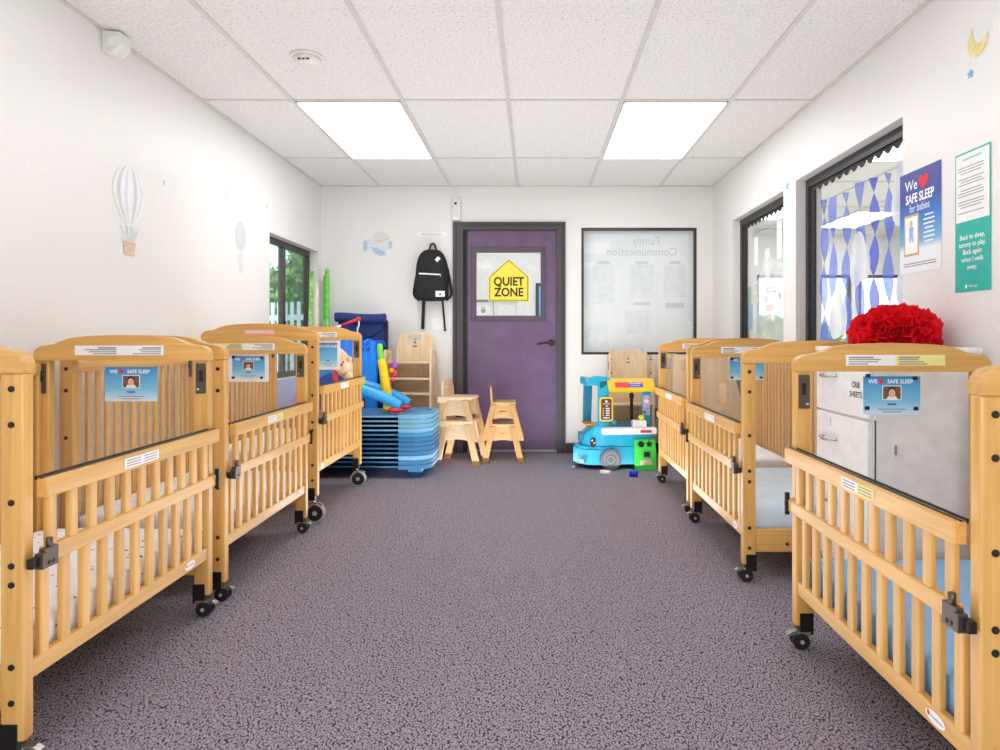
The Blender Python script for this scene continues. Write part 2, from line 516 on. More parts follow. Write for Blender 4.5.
W4 = (4.97, 6.09, .72, 1.80)          # left window
W2 = (2.995, 4.22, .90, 2.0)           # right, near
W1 = (4.43, 5.56, .90, 1.985)          # right, far
DO = (-.665, .235, 0, 2.045)           # door opening
W3 = (.425, 1.462, .885, 2.025)        # back window
W5 = (.55, 1.15, 1.15, 1.65)           # window behind the camera
wall('wall_left', 'x', XL - .13, XL, YF - .2, YB + .2, 0, ZC + .1, [W4])
wall('wall_right', 'x', XR, XR + .16, YF - .2, YB + .2, 0, ZC + .1, [W1, W2])
wall('wall_back', 'y', YB, YB + .16, XL, XR, 0, ZC + .1, [DO, W3])
wall('wall_front', 'y', YF - .2, YF, XL, XR, 0, ZC + .1, [W5])
mb = MB(); mb.box(XL, XR, YF, YB, ZC, ZC + .05, 'ceiling_tile'); ceil = struct(mb, 'ceiling')
mb = MB()
GX = [-1.387, -.755, -.148, .505, 1.13]
GY = [5.21, 3.94, 2.67, 1.40, .13, -1.14]
for x in GX: mb.box(x - .012, x + .012, YF, YB, ZC - .006, ZC + .001, 'grid_white')
for y in GY: mb.box(XL, XR, y - .012, y + .012, ZC - .0055, ZC + .001, 'grid_white')
for x in (XL, XR - .02): mb.box(x, x + .02, YF, YB, ZC - .0065, ZC + .001, 'grid_white')
mb.box(XL, XR, YB - .02, YB, ZC - .006, ZC + .001, 'grid_white')
struct(mb, 'ceiling_grid', ceil)
def base(name, x0, x1, y0, y1):
    mb = MB(); mb.box(x0, x1, y0, y1, 0, .092, 'baseboard_dark'); return struct(mb, name, bevel=.003)
mb = MB(); mb.box(XL, -.735, YB - .012, YB, 0, .092, 'baseboard_dark'); mb.box(.285, XR, YB - .012, YB, 0, .092, 'baseboard_dark'); struct(mb, 'baseboard_back', bevel=.003)
base('baseboard_left', XL, XL + .012, YF, YB - .02)
base('baseboard_right', XR - .012, XR, YF, YB - .02)

# ceiling lights
def light(x0, x1, y0, y1, label, mat='diffuser'):
    t = empty('ceiling_light', ((x0 + x1) / 2, (y0 + y1) / 2, ZC - .012), label, 'light', 'recessed ceiling light panels')
    mb = MB(); mb.box(x0 + .02, x1 - .02, y0 + .02, y1 - .02, ZC - .010, ZC - .004, mat); mb.build('diffuser', t)
    mb = MB()
    for a, b, c, d in ((x0 + .012, x1 - .012, y0 + .012, y0 + .02), (x0 + .012, x1 - .012, y1 - .02, y1 - .012), (x0 + .012, x0 + .02, y0 + .012, y1 - .012), (x1 - .02, x1 - .012, y0 + .012, y1 - .012)):
        mb.box(a, b, c, d, ZC - .012, ZC - .002, 'grid_white')
    mb.build('light_frame', t, weld=False)
for (y0, y1, w) in ((3.94, 5.21, 'by the back wall'), (1.40, 2.67, 'overhead, just above the picture'), (-1.14, .13, 'behind the camera')):
    light(-1.387, -.755, y0, y1, 'glowing white rectangular ceiling light panel on the left, ' + w, 'diffuser' if y0 > 3 else 'diffuser_soft')
    light(.505, 1.13, y0, y1, 'glowing white rectangular ceiling light panel on the right, ' + w, 'diffuser' if y0 > 3 else 'diffuser_soft')

# smoke detector
t = empty('smoke_detector', (-1.10, 3.33, ZC), 'round white smoke detector on the ceiling tile near the left light', 'smoke detector')
mb = MB(); mb.tube([(-1.10, 3.33, ZC), (-1.10, 3.33, ZC - .012)], .08, 'detector_white', 32); mb.build('base_ring', t)
mb = MB(); mb.tube([(-1.10, 3.33, ZC - .012), (-1.10, 3.33, ZC - .028), (-1.10, 3.33, ZC - .04), (-1.10, 3.33, ZC - .046)], [.066, .062, .045, .03], 'detector_white', 32); mb.build('dome', t)
mb = MB()
for k in (-1, 0, 1): mb.box(-1.10 + k * .02 - .007, -1.10 + k * .02 + .007, 3.33 - .058, 3.33 - .05, ZC - .036, ZC - .03, 'print_dark')
mb.build('vent', t)
# motion sensor in the left wall/ceiling corner
t = empty('motion_sensor', (XL, 3.07, 2.31), 'small white motion sensor high on the left wall at the ceiling', 'sensor')
mb = MB(); mb.prism([(0, 0), (.05, .0), (.085, .03), (.085, .09), (0, .10)], (XL, 3.035, 2.30), (1, 0, 0), (0, 0, 1), (0, .085, 0), 'sensor_white'); mb.build('housing', t, bevel=.008)
mb = MB(); mb.box(XL + .03, XL + .08, 3.031, 3.035, 2.325, 2.365, 'white_plastic'); mb.build('lens', t, bevel=.0015)

# ------------------------------------------------------------------ windows
def win_frame(name, axis, c0, c1, u0, u1, z0, z1, w, mat, mull=()):
    mb = MB()
    def bx(a, b, c, d):
        if axis == 'x': mb.box(c0, c1, a, b, c, d, mat)
        else: mb.box(a, b, c0, c1, c, d, mat)
    bx(u0, u0 + w, z0, z1); bx(u1 - w, u1, z0, z1); bx(u0 + w, u1 - w, z0, z0 + w); bx(u0 + w, u1 - w, z1 - w, z1)
    for m in mull: bx(m - w * .6, m + w * .6, z0 + w, z1 - w)
    return struct(mb, name, weld=False)
def pane(parent, axis, c, u0, u1, z0, z1, mat, name='pane'):
    mb = MB()
    if axis == 'x': mb.box(c - .002, c + .002, u0, u1, z0, z1, mat)
    else: mb.box(u0, u1, c - .002, c + .002, z0, z1, mat)
    return tag(mb.build(name, parent), kind='structure')

PX = XR + .085                          # glass plane of the right windows
for nm, Wn in (('window_1', W1), ('window_2', W2)):
    f = win_frame(nm, 'x', PX - .025, PX + .025, Wn[0], Wn[1], Wn[2], Wn[3], .042, 'dark_frame')
    pane(f, 'x', PX, Wn[0] + .05, Wn[1] - .05, Wn[2] + .05, Wn[3] - .05, 'glass')
    mb = MB(); mb.box(PX - .022, PX + .018, Wn[0] + .042, Wn[1] - .042, Wn[3] - .052, Wn[3] - .042, 'dark_frame'); mb.box(PX - .024, PX - .022, Wn[0] + .1, Wn[1] - .3, Wn[3] - .050, Wn[3] - .047, 'truck_grey'); tag(mb.build('glazing_bead', f), kind='structure')

f = win_frame('window_3', 'y', YB + .004, YB + .05, W3[0], W3[1], W3[2], W3[3], .022, 'dark_frame')
pane(f, 'y', YB + .022, W3[0] + .022, W3[1] - .022, W3[2] + .022, W3[3] - .022, 'glass')

f = win_frame('window_4', 'x', XL - .115, XL - .075, W4[0], W4[1], W4[2], W4[3], .045, 'bronze_frame', mull=(5.47,))
pane(f, 'x', XL - .09, W4[0] + .045, 5.45, W4[2] + .045, W4[3] - .045, 'glass')
pane(f, 'x', XL - .10, 5.49, W4[1] - .045, W4[2] + .045, W4[3] - .045, 'glass_dark', 'screen_pane')
mb = MB(); mb.box(XL - .075, XL - .06, 5.46, 5.48, 1.05, 1.17, 'black_metal'); tag(mb.build('latch', f, bevel=.003), kind='structure')
f = win_frame('window_5', 'y', YF - .08, YF - .04, W5[0], W5[1], W5[2], W5[3], .03, 'bronze_frame')
pane(f, 'y', YF - .06, W5[0] + .03, W5[1] - .03, W5[2] + .03, W5[3] - .03, 'glass')

# paper board behind the back window (its blank reverse, faint mirrored lettering)
t = empty('paper_board', ((W3[0] + W3[1]) / 2, YB + .06, W3[2] + .02), 'pale paper display board seen from behind through the back window, faint mirrored lettering', 'display board')
mb = MB(); mb.box(W3[0] + .02, W3[1] - .02, YB + .075, YB + .08, W3[2] + .02, W3[3] - .02, 'backing_paper'); mb.build('sheet', t)
mb = MB(); yy = YB + .0745
mb.text('Family', (1.02, yy, 1.915), (-1, 0, 0), (0, 0, 1), .10, 'ghost_grey', off=-.0004, bold=.012)
mb.text('Communication', (.98, yy, 1.815), (-1, 0, 0), (0, 0, 1), .10, 'ghost_grey', off=-.0004, bold=.012)
mb.build('mirrored_lettering', t)
mb = MB()
for (x, z, w, h, m) in ((.63, 1.52, .2, .36, 'ghost_grey2'), (.98, 1.55, .22, .3, 'ghost_grey2'), (1.28, 1.55, .2, .3, 'ghost_grey2'), (.98, 1.345, .16, .03, 'ghost_grey'), (.95, 1.18, .24, .22, 'ghost_grey2'), (1.28, 1.33, .17, .05, 'ghost_grey'),
                        (.63, 1.72, .12, .025, 'ghost_grey'), (.98, 1.72, .12, .025, 'ghost_grey'), (1.28, 1.72, .1, .025, 'ghost_grey'), (.57, 1.05, .2, .2, 'ghost_grey2')):
    mb.flat(rect(w, h), (x, yy, z), *BW, m)
mb.build('faint_panel', t)
mb = MB()
pts = []
for k in range(41):
    z = W3[2] + .02 + (W3[3] - W3[2] - .04) * k / 40; pts.append((.016 + .010 * abs(math.sin(k * PI / 2 * 1.0)), z))
mb.flat([(0, W3[2] + .02)] + pts + [(0, W3[3] - .02)], (W3[1] - .022, yy - .001, 0), (-1, 0, 0), (0, 0, 1), 'paper_white')
mb.build('scalloped_edge', t)

# ------------------------------------------------------------------ door
mb = MB()
a, b = -.728, .283
mb.box(a, -.635, YB - .018, YB + .14, 0, 2.075, 'door_frame'); mb.box(.205, b, YB - .018, YB + .14, 0, 2.075, 'door_frame'); mb.box(-.635, .205, YB - .018, YB + .14, 2.005, 2.075, 'door_frame')
mb.box(-.635, -.598, YB + .06, YB + .14, 0, 2.005, 'dark_frame')
mb.box(-.705, -.690, YB - .024, YB - .018, 0, 2.05, 'dark_frame'); mb.box(.252, .262, YB - .024, YB - .018, 0, 2.05, 'dark_frame'); mb.box(-.69, .252, YB - .024, YB - .018, 2.04, 2.05, 'dark_frame')
struct(mb, 'trim_1', weld=False)
gx0, gx1, gz0, gz1 = -.545, .085, 1.21, 1.83
mb = MB(); y0, y1 = YB + .012, YB + .055
for r_ in ((-.597, gx0, .012, 2.0), (gx1, .203, .012, 2.0), (gx0, gx1, .012, gz0), (gx0, gx1, gz1, 2.0)):
    mb.box(r_[0], r_[1], y0, y1, r_[2], r_[3], 'door_purple')
door = struct(mb, 'door_1', weld=False)
mb = MB()
w = .045
for r_ in ((gx0 - .02, gx0 + w - .02, gz0 - .02, gz1 + .02), (gx1 - w + .02, gx1 + .02, gz0 - .02, gz1 + .02), (gx0 + w - .02, gx1 - w + .02, gz0 - .02, gz0 + w - .02), (gx0 + w - .02, gx1 - w + .02, gz1 - w + .02, gz1 + .02)):
    mb.box(r_[0], r_[1], y0 - .012, y1 + .005, r_[2], r_[3], 'door_purple_dark')
tag(mb.build('vision_frame', door, weld=False, bevel=.003), kind='structure')
pane(door, 'y', YB + .03, gx0 + .02, gx1 - .02, gz0 + .02, gz1 - .02, 'glass')
mb = MB()
mb.cyl((.158, y0, .99), (.158, y0 - .012, .99), .032, 'black_metal', n=24); mb.cyl((.158, y0 - .012, .99), (.158, y0 - .05, .99), .011, 'black_metal')
mb.tube(smooth_path([(.158, y0 - .05, .99), (.113, y0 - .055, .992), (.063, y0 - .05, .985), (.028, y0 - .045, .978)]), .010, 'black_metal')
tag(mb.build('door_handle', door), kind='structure')
mb = MB(); mb.box(-.597, .203, YB + .006, YB + .012, .012, .03, 'threshold'); tag(mb.build('door_sweep', door), kind='structure')

# quiet zone sign on the door glass
t = empty('quiet_zone_sign', (-.227, YB + .026, 1.37), 'yellow house-shaped sign reading QUIET ZONE on the purple door window', 'sign')
def house(k): return [(-.19 * k, -.20 * k), (.19 * k, -.20 * k), (.19 * k, .03 * k), (0, .20 * k), (-.19 * k, .03 * k)]
o = (-.227, YB + .026, 1.555)
mb = MB(); mb.prism(house(.96), o, *BW, (0, -.003, 0), 'sign_yellow'); mb.build('panel', t)
mb = MB(); mb.flat(house(.915), (o[0], o[1] - .0035, o[2]), *BW, 'ink_black', holes=[house(.885)]); mb.build('outline', t)
mb = MB(); o2 = (o[0], o[1] - .003, o[2])
mb.text('QUIET', (o[0], o[1] - .003, o[2] - .015), *BW, .108, 'ink_black', bold=.026, sx=.88)
mb.build('lettering', t); mb = MB(); mb.text('ZONE', (o[0], o[1] - .003, o[2] - .112), *BW, .108, 'ink_black', bold=.026, sx=.88)
mb.build('lettering', t)

# device above the door, cable
t = empty('door_chime', (-.69, YB, 2.08), 'narrow white door sensor box mounted above the left of the door frame', 'sensor')
mb = MB(); mb.box(-.728, -.655, YB - .04, YB, 2.085, 2.285, 'sensor_white'); mb.build('housing', t, bevel=.008)
mb = MB(); mb.cyl((-.70, YB - .04, 2.235), (-.70, YB - .044, 2.235), .012, 'print_dark'); mb.build('sensor_eye', t)
mb = MB(); mb.box(-.725, -.685, YB - .043, YB - .039, 2.09, 2.12, 'paper_white'); mb.build('sticker', t)

# ------------------------------------------------------------------ cribs
def shoulder(W):
    """outline of the arched end rail, (y, z)"""
    h = [(0, .922), (0, .946), (.003, .956), (.009, .965), (.018, .972), (.030, .9765), (.046, .979), (.064, .981), (.080, .985), (.096, .992), (.112, .9985), (.13, 1.0045), (.155, 1.009), (.20, 1.013), (.26, 1.016), (.31, 1.017)]
    return h + [(W - y, z) for y, z in reversed(h)]

def make_crib(side, X0, D0, L, dz, label, logo_x, big=False, W=.65, sticker=('paper_white', 'paper_cream'), badge=True, plate=True):
    m = lambda x, y, z: (X0 + side * y, D0 + x, z)
    Z = lambda z: z + dz
    root = empty('crib', m(L / 2, W / 2, 0), label, 'crib', 'wooden baby cribs along the walls')
    T = .035
    for end in (0, 1):
        xa, xb = (0, T) if end == 0 else (L - T, L)
        for fy in (0, 1):
            ya, yb = (0, .056) if fy == 0 else (W - .056, W)
            mb = MB(m); mb.box(xa, xb, ya, yb, .075 if not big else .15, Z(.922), 'wood_z')
            post = mb.build('post', root, bevel=.005)
            if end == 0:
                for bz in (.885, .80, .615, .465, .42, .225, .14):
                    mb = MB(m); mb.cyl((-.003, (ya + yb) / 2, Z(bz)), (.002, (ya + yb) / 2, Z(bz)), .0075, 'bolt_black', n=12); mb.build('bolt', post)
            else:
                if plate:
                    yc = ya + .028
                    mb = MB(m); mb.box(xa - .006, xa + .001, yc - .018, yc + .018, Z(.80), Z(.912), 'bronze_metal')
                    mb.box(xa - .010, xa - .006, yc - .010, yc + .004, Z(.845), Z(.885), 'black_metal'); mb.cyl((xa - .009, yc + .009, Z(.815)), (xa - .005, yc + .009, Z(.815)), .005, 'steel', n=10); mb.cyl((xa - .009, yc - .006, Z(.87)), (xa - .005, yc - .006, Z(.87)), .005, 'steel', n=10)
                    mb.build('latch_plate', post, bevel=.001, seg=1)
                if fy == 0:
                    mb = MB(m); mb.cyl((xa - .014, .034, Z(.30)), (xa, .034, Z(.30)), .014, 'white_plastic'); mb.cyl((xa - .016, .034, Z(.30)), (xa - .012, .034, Z(.30)), .007, 'bolt_black'); mb.build('bumper', post)
            # caster
            s_ = 1 if end == 0 else -1
            cx = (xa + xb) / 2 + s_ * .006; cy = (ya + yb) / 2
            r = .027 if not big else .052
            top = .118 if not big else .195
            bx_, by_ = (xa - .003, xb - .008) if end == 0 else (xa - .004, xb + .003)
            fb, fc = (ya + .014, yb + .003) if fy == 0 else (ya - .003, yb - .014)
            mb = MB(m); mb.box(bx_, by_, fb, fc, top - .07, top, 'black_metal')
            mb.cyl((cx, cy, top - .07), (cx, cy, 2 * r - .004), .009, 'steel', n=12)
            mb.prism([(-.02, 0), (.02, 0), (.016, .012), (-.016, .012)], (cx, cy - .022, 2 * r - .008), (1, 0, 0), (0, 0, 1), (0, .044, 0), 'steel')
            mb.prism([(-.045, -.006), (-.03, .004), (.014, .010), (.014, 0), (-.03, -.010)], (cx - .011, cy - .012, 2 * r - .002), (0, 1, 0), (0, 0, 1), (.022, 0, 0), 'steel')
            cas = mb.build('caster', root, bevel=.002, seg=1)
            for q in ((-1, 1) if not big else (-1,)):
                wx, wo = cx, cy - .010
                wa, wb = (wx + q * .005, wx + q * .021) if not big else (wx + .016, wx - .016)
                mb = MB(m); mb.cyl((wa, wo, r), (wb, wo, r), r, 'rubber' if not big else 'rim_grey', n=28)
                mb.cyl((wb, wo, r), (wb + q * .002, wo, r), r * (.55 if not big else .84), 'rubber', n=24)
                if big: mb.cyl((wa, wo, r), (wa + .002, wo, r), r * .84, 'rubber', n=24)
                mb.cyl((wb, wo, r), (wb + q * .005, wo, r), r * .25, 'rim_grey', n=12)
                mb.build('wheel', cas)
        # arched rail, lower rail, clear panel
        mb = MB(m); mb.prism([(y, Z(z)) for y, z in shoulder(W)], (xa - .004, 0, 0), (0, 1, 0), (0, 0, 1), (T + .008, 0, 0), 'wood_x')
        arch = mb.build('arched_rail', root, bevel=.006, seg=3)
        if end == 1:
            ya, yb = .165, .495
            mb = MB(m); xs = xa - .0045
            mb.box(xs - .0005, xs, ya, (ya + yb) / 2, Z(.942), Z(.978), sticker[0]); mb.box(xs - .0005, xs, (ya + yb) / 2, yb, Z(.942), Z(.978), sticker[1])
            for k in range(4):
                for q in (0, 1):
                    y_ = ya + .01 + q * (yb - ya) / 2
                    mb.box(xs - .0009, xs - .0005, y_, y_ + .06 + .07 * random.random(), Z(.972 - k * .0075), Z(.972 - k * .0075 - (.004 if k else .0055)), 'print_grey')
            mb.build('warning_sticker', arch)
        mb = MB(m); mb.box(xa + .006, xb - .004, .056, W - .056, Z(.12), Z(.218), 'wood_x'); er = mb.build('lower_rail', root, bevel=.004)
        if end == 0:
            for y_ in (.19, W - .19):
                mb = MB(m); mb.cyl((xa + .003, y_, Z(.155)), (xa + .008, y_, Z(.155)), .007, 'bolt_black', n=12); mb.build('bolt', er)
        mb = MB(m); mb.box((xa + xb) / 2 - .002, (xa + xb) / 2 + .002, .05, W - .05, Z(.21), Z(.93), 'acrylic'); mb.build('clear_panel', root)
    # drop gate on the aisle side
    mb = MB(m)
    mb.box(T, L - T, .006, .028, Z(.18), Z(.226), 'wood_y')
    mb.box(.055, L + .004, -.016, .004, Z(.452), Z(.494), 'wood_y')
    mb.box(.048, L + .004, -.024, .006, Z(.616), Z(.664), 'wood_y')
    gate = mb.build('drop_gate', root, bevel=.004, weld=False)
    n = 11
    for k in range(n):
        x = .083 + (L - .166) * k / (n - 1)
        mb = MB(m); mb.box(x - .0155, x + .0155, .007, .024, Z(.222), Z(.458), 'wood_z'); mb.build('slat', gate, bevel=.004)
        mb = MB(m); mb.box(x - .0155, x + .0155, -.013, .003, Z(.49), Z(.62), 'wood_z'); mb.build('slat', gate, bevel=.004)
    mb = MB(m)
    mb.box(.048, L + .002, -.010, -.006, Z(.6635), Z(.6665), 'black_metal'); mb.box(.048, L + .002, .003, .008, Z(.660), Z(.669), 'black_metal'); mb.box(.048, L + .002, -.005, .002, Z(.6635), Z(.666), 'steel')
    mb.build('track', gate)
    mb = MB(m)
    mb.box(.03, .078, -.030, -.014, Z(.448), Z(.496), 'bronze_metal'); mb.box(.0, .034, -.024, -.006, Z(.456), Z(.480), 'black_metal'); mb.box(.018, .034, -.034, -.012, Z(.450), Z(.488), 'bronze_metal'); mb.cyl((.056, -.022, Z(.496)), (.056, -.022, Z(.518)), .008, 'bronze_metal')
    for x_ in (.045, .06): mb.cyl((x_, -.032, Z(.46)), (x_, -.029, Z(.46)), .005, 'black_metal', n=10)
    mb.build('latch', gate, bevel=.002, seg=1)
    mb = MB(m)
    mb.box(L - .015, L + .012, -.022, -.008, Z(.462), Z(.484), 'black_metal'); mb.box(L - .012, L - .002, -.026, -.01, Z(.44), Z(.515), 'black_metal')
    mb.build('hinge', gate, bevel=.002, seg=1)
    # sticker on the folding rail
    u = Vector((0, -side, 0)); v = Vector((0, 0, 1))
    mb = MB()
    o = Vector(m(L * .47, -.0244, Z(.640)))
    mb.flat(rect(.09, .03, -.045, 0), o, u, v, 'paper_white', off=.0004); mb.flat(rect(.09, .03, .045, 0), o, u, v, sticker[1], off=.0004)
    for k in range(3):
        for q in (-.08, .01): mb.flat(rect(.07, .003, q + .035, .008 - .008 * k), o, u, v, 'print_grey', off=.0008)
    mb.build('instruction_label', gate)
    if badge:
        mb = MB(); o = Vector(m(logo_x, .0056, Z(.203)))
        mb.flat(oval(.078, .032), o, u, v, 'wood_x', off=.0004); mb.flat(oval(.074, .028), o, u, v, 'paper_white', off=.0008)
        mb.flat(oval(.010, .012, -.026, .002), o, u, v, 'ink_red', off=.0012)
        mb.text('Foundations', o + u * .006, u, v, .0095, 'print_dark', off=.0012)
        mb.build('oval_badge', gate)
    # fixed slatted back against the wall
    mb = MB(m); mb.box(T, L - T, W - .032, W - .008, Z(.868), Z(.912), 'wood_y'); mb.box(T, L - T, W - .032, W - .008, Z(.18), Z(.226), 'wood_y')
    for xs_ in (T, L - T - .022): mb.box(xs_, xs_ + .022, W - .031, W - .009, Z(.2), Z(.89), 'wood_z')
    bk = mb.build('back_side', root, bevel=.004, weld=False)
    n = 14
    for k in range(n):
        x = .085 + (L - .17) * k / (n - 1)
        mb = MB(m); mb.box(x - .0135, x + .0135, W - .026, W - .012, Z(.222), Z(.872), 'wood_z'); mb.build('slat', bk, bevel=.004)
    mb = MB(m); mb.box(T + .001, L - T - .001, .031, W - .034, Z(.183), Z(.197), 'wood_y'); mb.build('mattress_board', root)
    return root

def mattress(side, X0, D0, L, dz, mat, label, W=.65, top=.315):
    """rounded mattress in a fitted sheet"""
    x0, x1, y0, y1, z0, z1 = .04, L - .04, .034, W - .036, .1975 + dz, top + dz
    nx, ny = 26, 18
    mb = MB(lambda x, y, z: (X0 + side * y, D0 + x, z))
    rnd = random.Random(label)
    ph = [rnd.uniform(0, 6) for _ in range(4)]
    vs = []; fs = []
    def tz(a, b):
        e = min(a, 1 - a, .08) / .08 * min(b, 1 - b, .1) / .1
        return z1 - .022 * (1 - e) ** 2 + .004 * math.sin(a * 13 + ph[0]) * math.sin(b * 9 + ph[1]) * e
    for i in range(nx + 1):
        for j in range(ny + 1):
            a, b = i / nx, j / ny
            vs.append((x0 + (x1 - x0) * a, y0 + (y1 - y0) * b, tz(a, b)))
    g = lambda i, j: i * (ny + 1) + j
    for i in range(nx):
        for j in range(ny): fs.append((g(i, j), g(i + 1, j), g(i + 1, j + 1), g(i, j + 1)))
    ring = [g(i, 0) for i in range(nx + 1)] + [g(nx, j) for j in range(1, ny + 1)] + [g(i, ny) for i in range(nx - 1, -1, -1)] + [g(0, j) for j in range(ny - 1, 0, -1)]
    cx, cy = (x0 + x1) / 2, (y0 + y1) / 2
    lev = [.75, .4, .12, 0.0]
    prev = ring
    for q, l in enumerate(lev):
        cur = []
        for n_, idx in enumerate(ring):
            p = vs[idx]; k = 1 + (.004 if q in (0, 1) else -.006 * q)
            w = .002 * math.sin(n_ * 1.7 + ph[2]) * (1 if q in (0, 1) else .2)
            vs.append((cx + (p[0] - cx) * (1 - .004 * q) + 0, cy + (p[1] - cy) * (1 - .004 * q) + w, z0 + (p[2] - z0) * l)); cur.append(len(vs) - 1)
        for n_ in range(len(ring)):
            k = (n_ + 1) % len(ring); fs.append((prev[n_], prev[k], cur[k], cur[n_]))
        prev = cur
    fs.append(tuple(prev))
    mb.add(vs, fs, mat, True)
    return tag(mb.build('crib_mattress', None), label, 'mattress', 'crib mattresses with fitted sheets')

RXF, LXF = .87, -1.21
CR = [  # side, X0, D0, L, dz, label, logo_x, big, mattress material, mattress label
    (1, RXF, 1.338, .982, 0.0, 'wooden crib with a light blue mattress, in front of white drawers at the right', .16, False, 'sheet_blue', 'light blue mattress inside the right crib nearest the camera'),
    (1, .883, 2.905, .98, .006, 'wooden crib with pale bare mattress, second along the right wall', .13, False, 'sheet_pale', 'very pale blue mattress in the second crib along the right wall'),
    (1, .897, 4.01, .94, .016, 'wooden crib beside the toy food truck, farthest along the right wall', .13, False, 'sheet_white', 'white mattress in the farthest crib on the right, by the toy truck'),
    (-1, LXF, 1.628, .962, .028, 'wooden crib with a polka dot mattress, nearest the camera on the left', .80, False, 'sheet_dots', 'white mattress with small brown polka dots in the left front crib'),
    (-1, LXF, 2.69, .99, .028, 'wooden crib with plain white mattress, middle one along the left wall', .86, False, 'sheet_white', 'plain white mattress in the middle crib along the left wall'),
    (-1, LXF, 3.84, .99, .098, 'taller wooden crib on large grey-rimmed wheels, farthest along the left wall', .10, True, 'sheet_white', 'white mattress in the tall crib with large wheels on the left'),
]
CRIBS = []
for c in CR:
    st = ('paper_white', 'paper_white')
    if c[0] == 1 and c[2] < 2: st = ('paper_white', 'paper_cream')
    if c[0] == -1 and 2 < c[2] < 3: st = ('paper_white', 'paper_cream')
    CRIBS.append(make_crib(c[0], c[1], c[2], c[3], c[4], c[5], c[6], c[7], sticker=st))
    mattress(c[0], c[1], c[2], c[3], c[4], c[8], c[9])
# pink sticker on the tall crib's near arch
mb = MB(); mb.box(-1.615, -1.45, 3.8345, 3.8355, 1.055, 1.08, 'paper_pink'); mb.box(-1.60, -1.50, 3.834, 3.8345, 1.064, 1.071, 'star_pink')
arch = [o for o in CRIBS[5].children if o.name.startswith('arched_rail')][0]
tag(mb.build('warning_sticker', arch), 'pink sticker')

# safe sleep name cards on the clear far panels
def card(xc, y, zc, w, h, label, magnets, hair='photo_hair', border=False, text=True, photo=True):
    t = empty('safe_sleep_card', (xc, y, zc - h / 2), label, 'card', 'blue safe sleep name cards on cribs')
    if border:
        mb = MB(); mb.box(xc - w / 2 - .022, xc + w / 2 + .022, y + .0005, y + .0012, zc - h / 2 - .018, zc + h / 2 + .018, 'paper_white'); mb.build('sleeve', t)
    mb = MB(); mb.box(xc - w / 2, xc + w / 2, y - .001, y + .0004, zc - h / 2, zc + h / 2, 'card_blue'); mb.build('sheet', t)
    o = Vector((xc, y - .001, zc))
    mb = MB()
    if text:
        mb.text('WE', o + Vector((-w * .335, 0, h * .36)), *BW, h * .15, 'ink_white', bold=.02); mb.flat(heart(w * .105, -w * .185, h * .37), o, *BW, 'ink_red', off=.0008)
        mb.text('SAFE SLEEP', o + Vector((w * .145, 0, h * .36)), *BW, h * .15, 'ink_white', bold=.02, sx=.92)
    mb.build('lettering', t); mb = MB()
    for k, (ww, zz) in enumerate(((.16, -.23), (.5, -.36), (.34, -.43))):
        mb.flat(rect(w * ww, h * (.05 if k == 0 else .025), 0, h * zz), o, *BW, 'ink_blue' if k == 0 else 'print_grey', off=.0008)
    mb.build('small_print', t)
    pz = h * .07
    if not photo: return t
    mb = MB()
    mb.flat(rect(w * .34, h * .38, 0, pz), o, *BW, 'ink_white', off=.0006); mb.flat(rect(w * .31, h * .34, 0, pz), o, *BW, 'photo_brown', off=.001)
    mb.flat(oval(w * .15, h * .30, 0, pz + h * .02), o, *BW, hair, off=.0014); mb.flat(oval(w * .12, h * .21, 0, pz - h * .01), o, *BW, 'photo_skin', off=.0018)
    mb.flat([(-w * .1, pz - h * .17), (w * .1, pz - h * .17), (w * .07, pz - h * .09), (-w * .07, pz - h * .09)], o, *BW, 'paper_white', off=.0016)
    for q in (-1, 1): mb.flat(oval(w * .014, h * .018, q * w * .025, pz + h * .01), o, *BW, 'photo_hair', off=.0022)
    mb.flat(rect(w * .035, h * .008, 0, pz - h * .06), o, *BW, 'toy_red', off=.0022)
    mb.build('portrait_photo', t)
    for dx, dzz in magnets:
        mb = MB(); mb.box(xc + dx - .008, xc + dx + .008, y - .004, y - .0012, zc + dzz - .006, zc + dzz + .006, 'ink_black'); mb.build('magnet', t, bevel=.001)
def far_y(c): return c[2] + c[3] - .0175 - .005
card(1.196, far_y(CR[0]), .842, .19, .128, 'blue safe sleep card with four black magnets on the right front crib', [(-.08, .066), (.077, .058), (-.083, -.042), (.08, -.044)])
card(1.196, far_y(CR[1]), .862, .19, .128, 'blue safe sleep card in the second crib along the right wall', [(-.083, .055), (-.083, -.05), (.08, -.05)])
card(-1.505, far_y(CR[3]), .862, .195, .128, 'blue safe sleep card on the clear panel of the polka dot crib', [])
card(-1.52, far_y(CR[4]), .878, .172, .118, 'blue safe sleep card in white sleeve on the middle left crib', [(-.08, .055), (.07, .05), (-.08, -.055), (.07, -.055)], border=True)
card(-1.442, far_y(CR[5]), .915, .13, .17, 'white-edged blue card on the far panel of the tall left crib', [], border=True, photo=False)

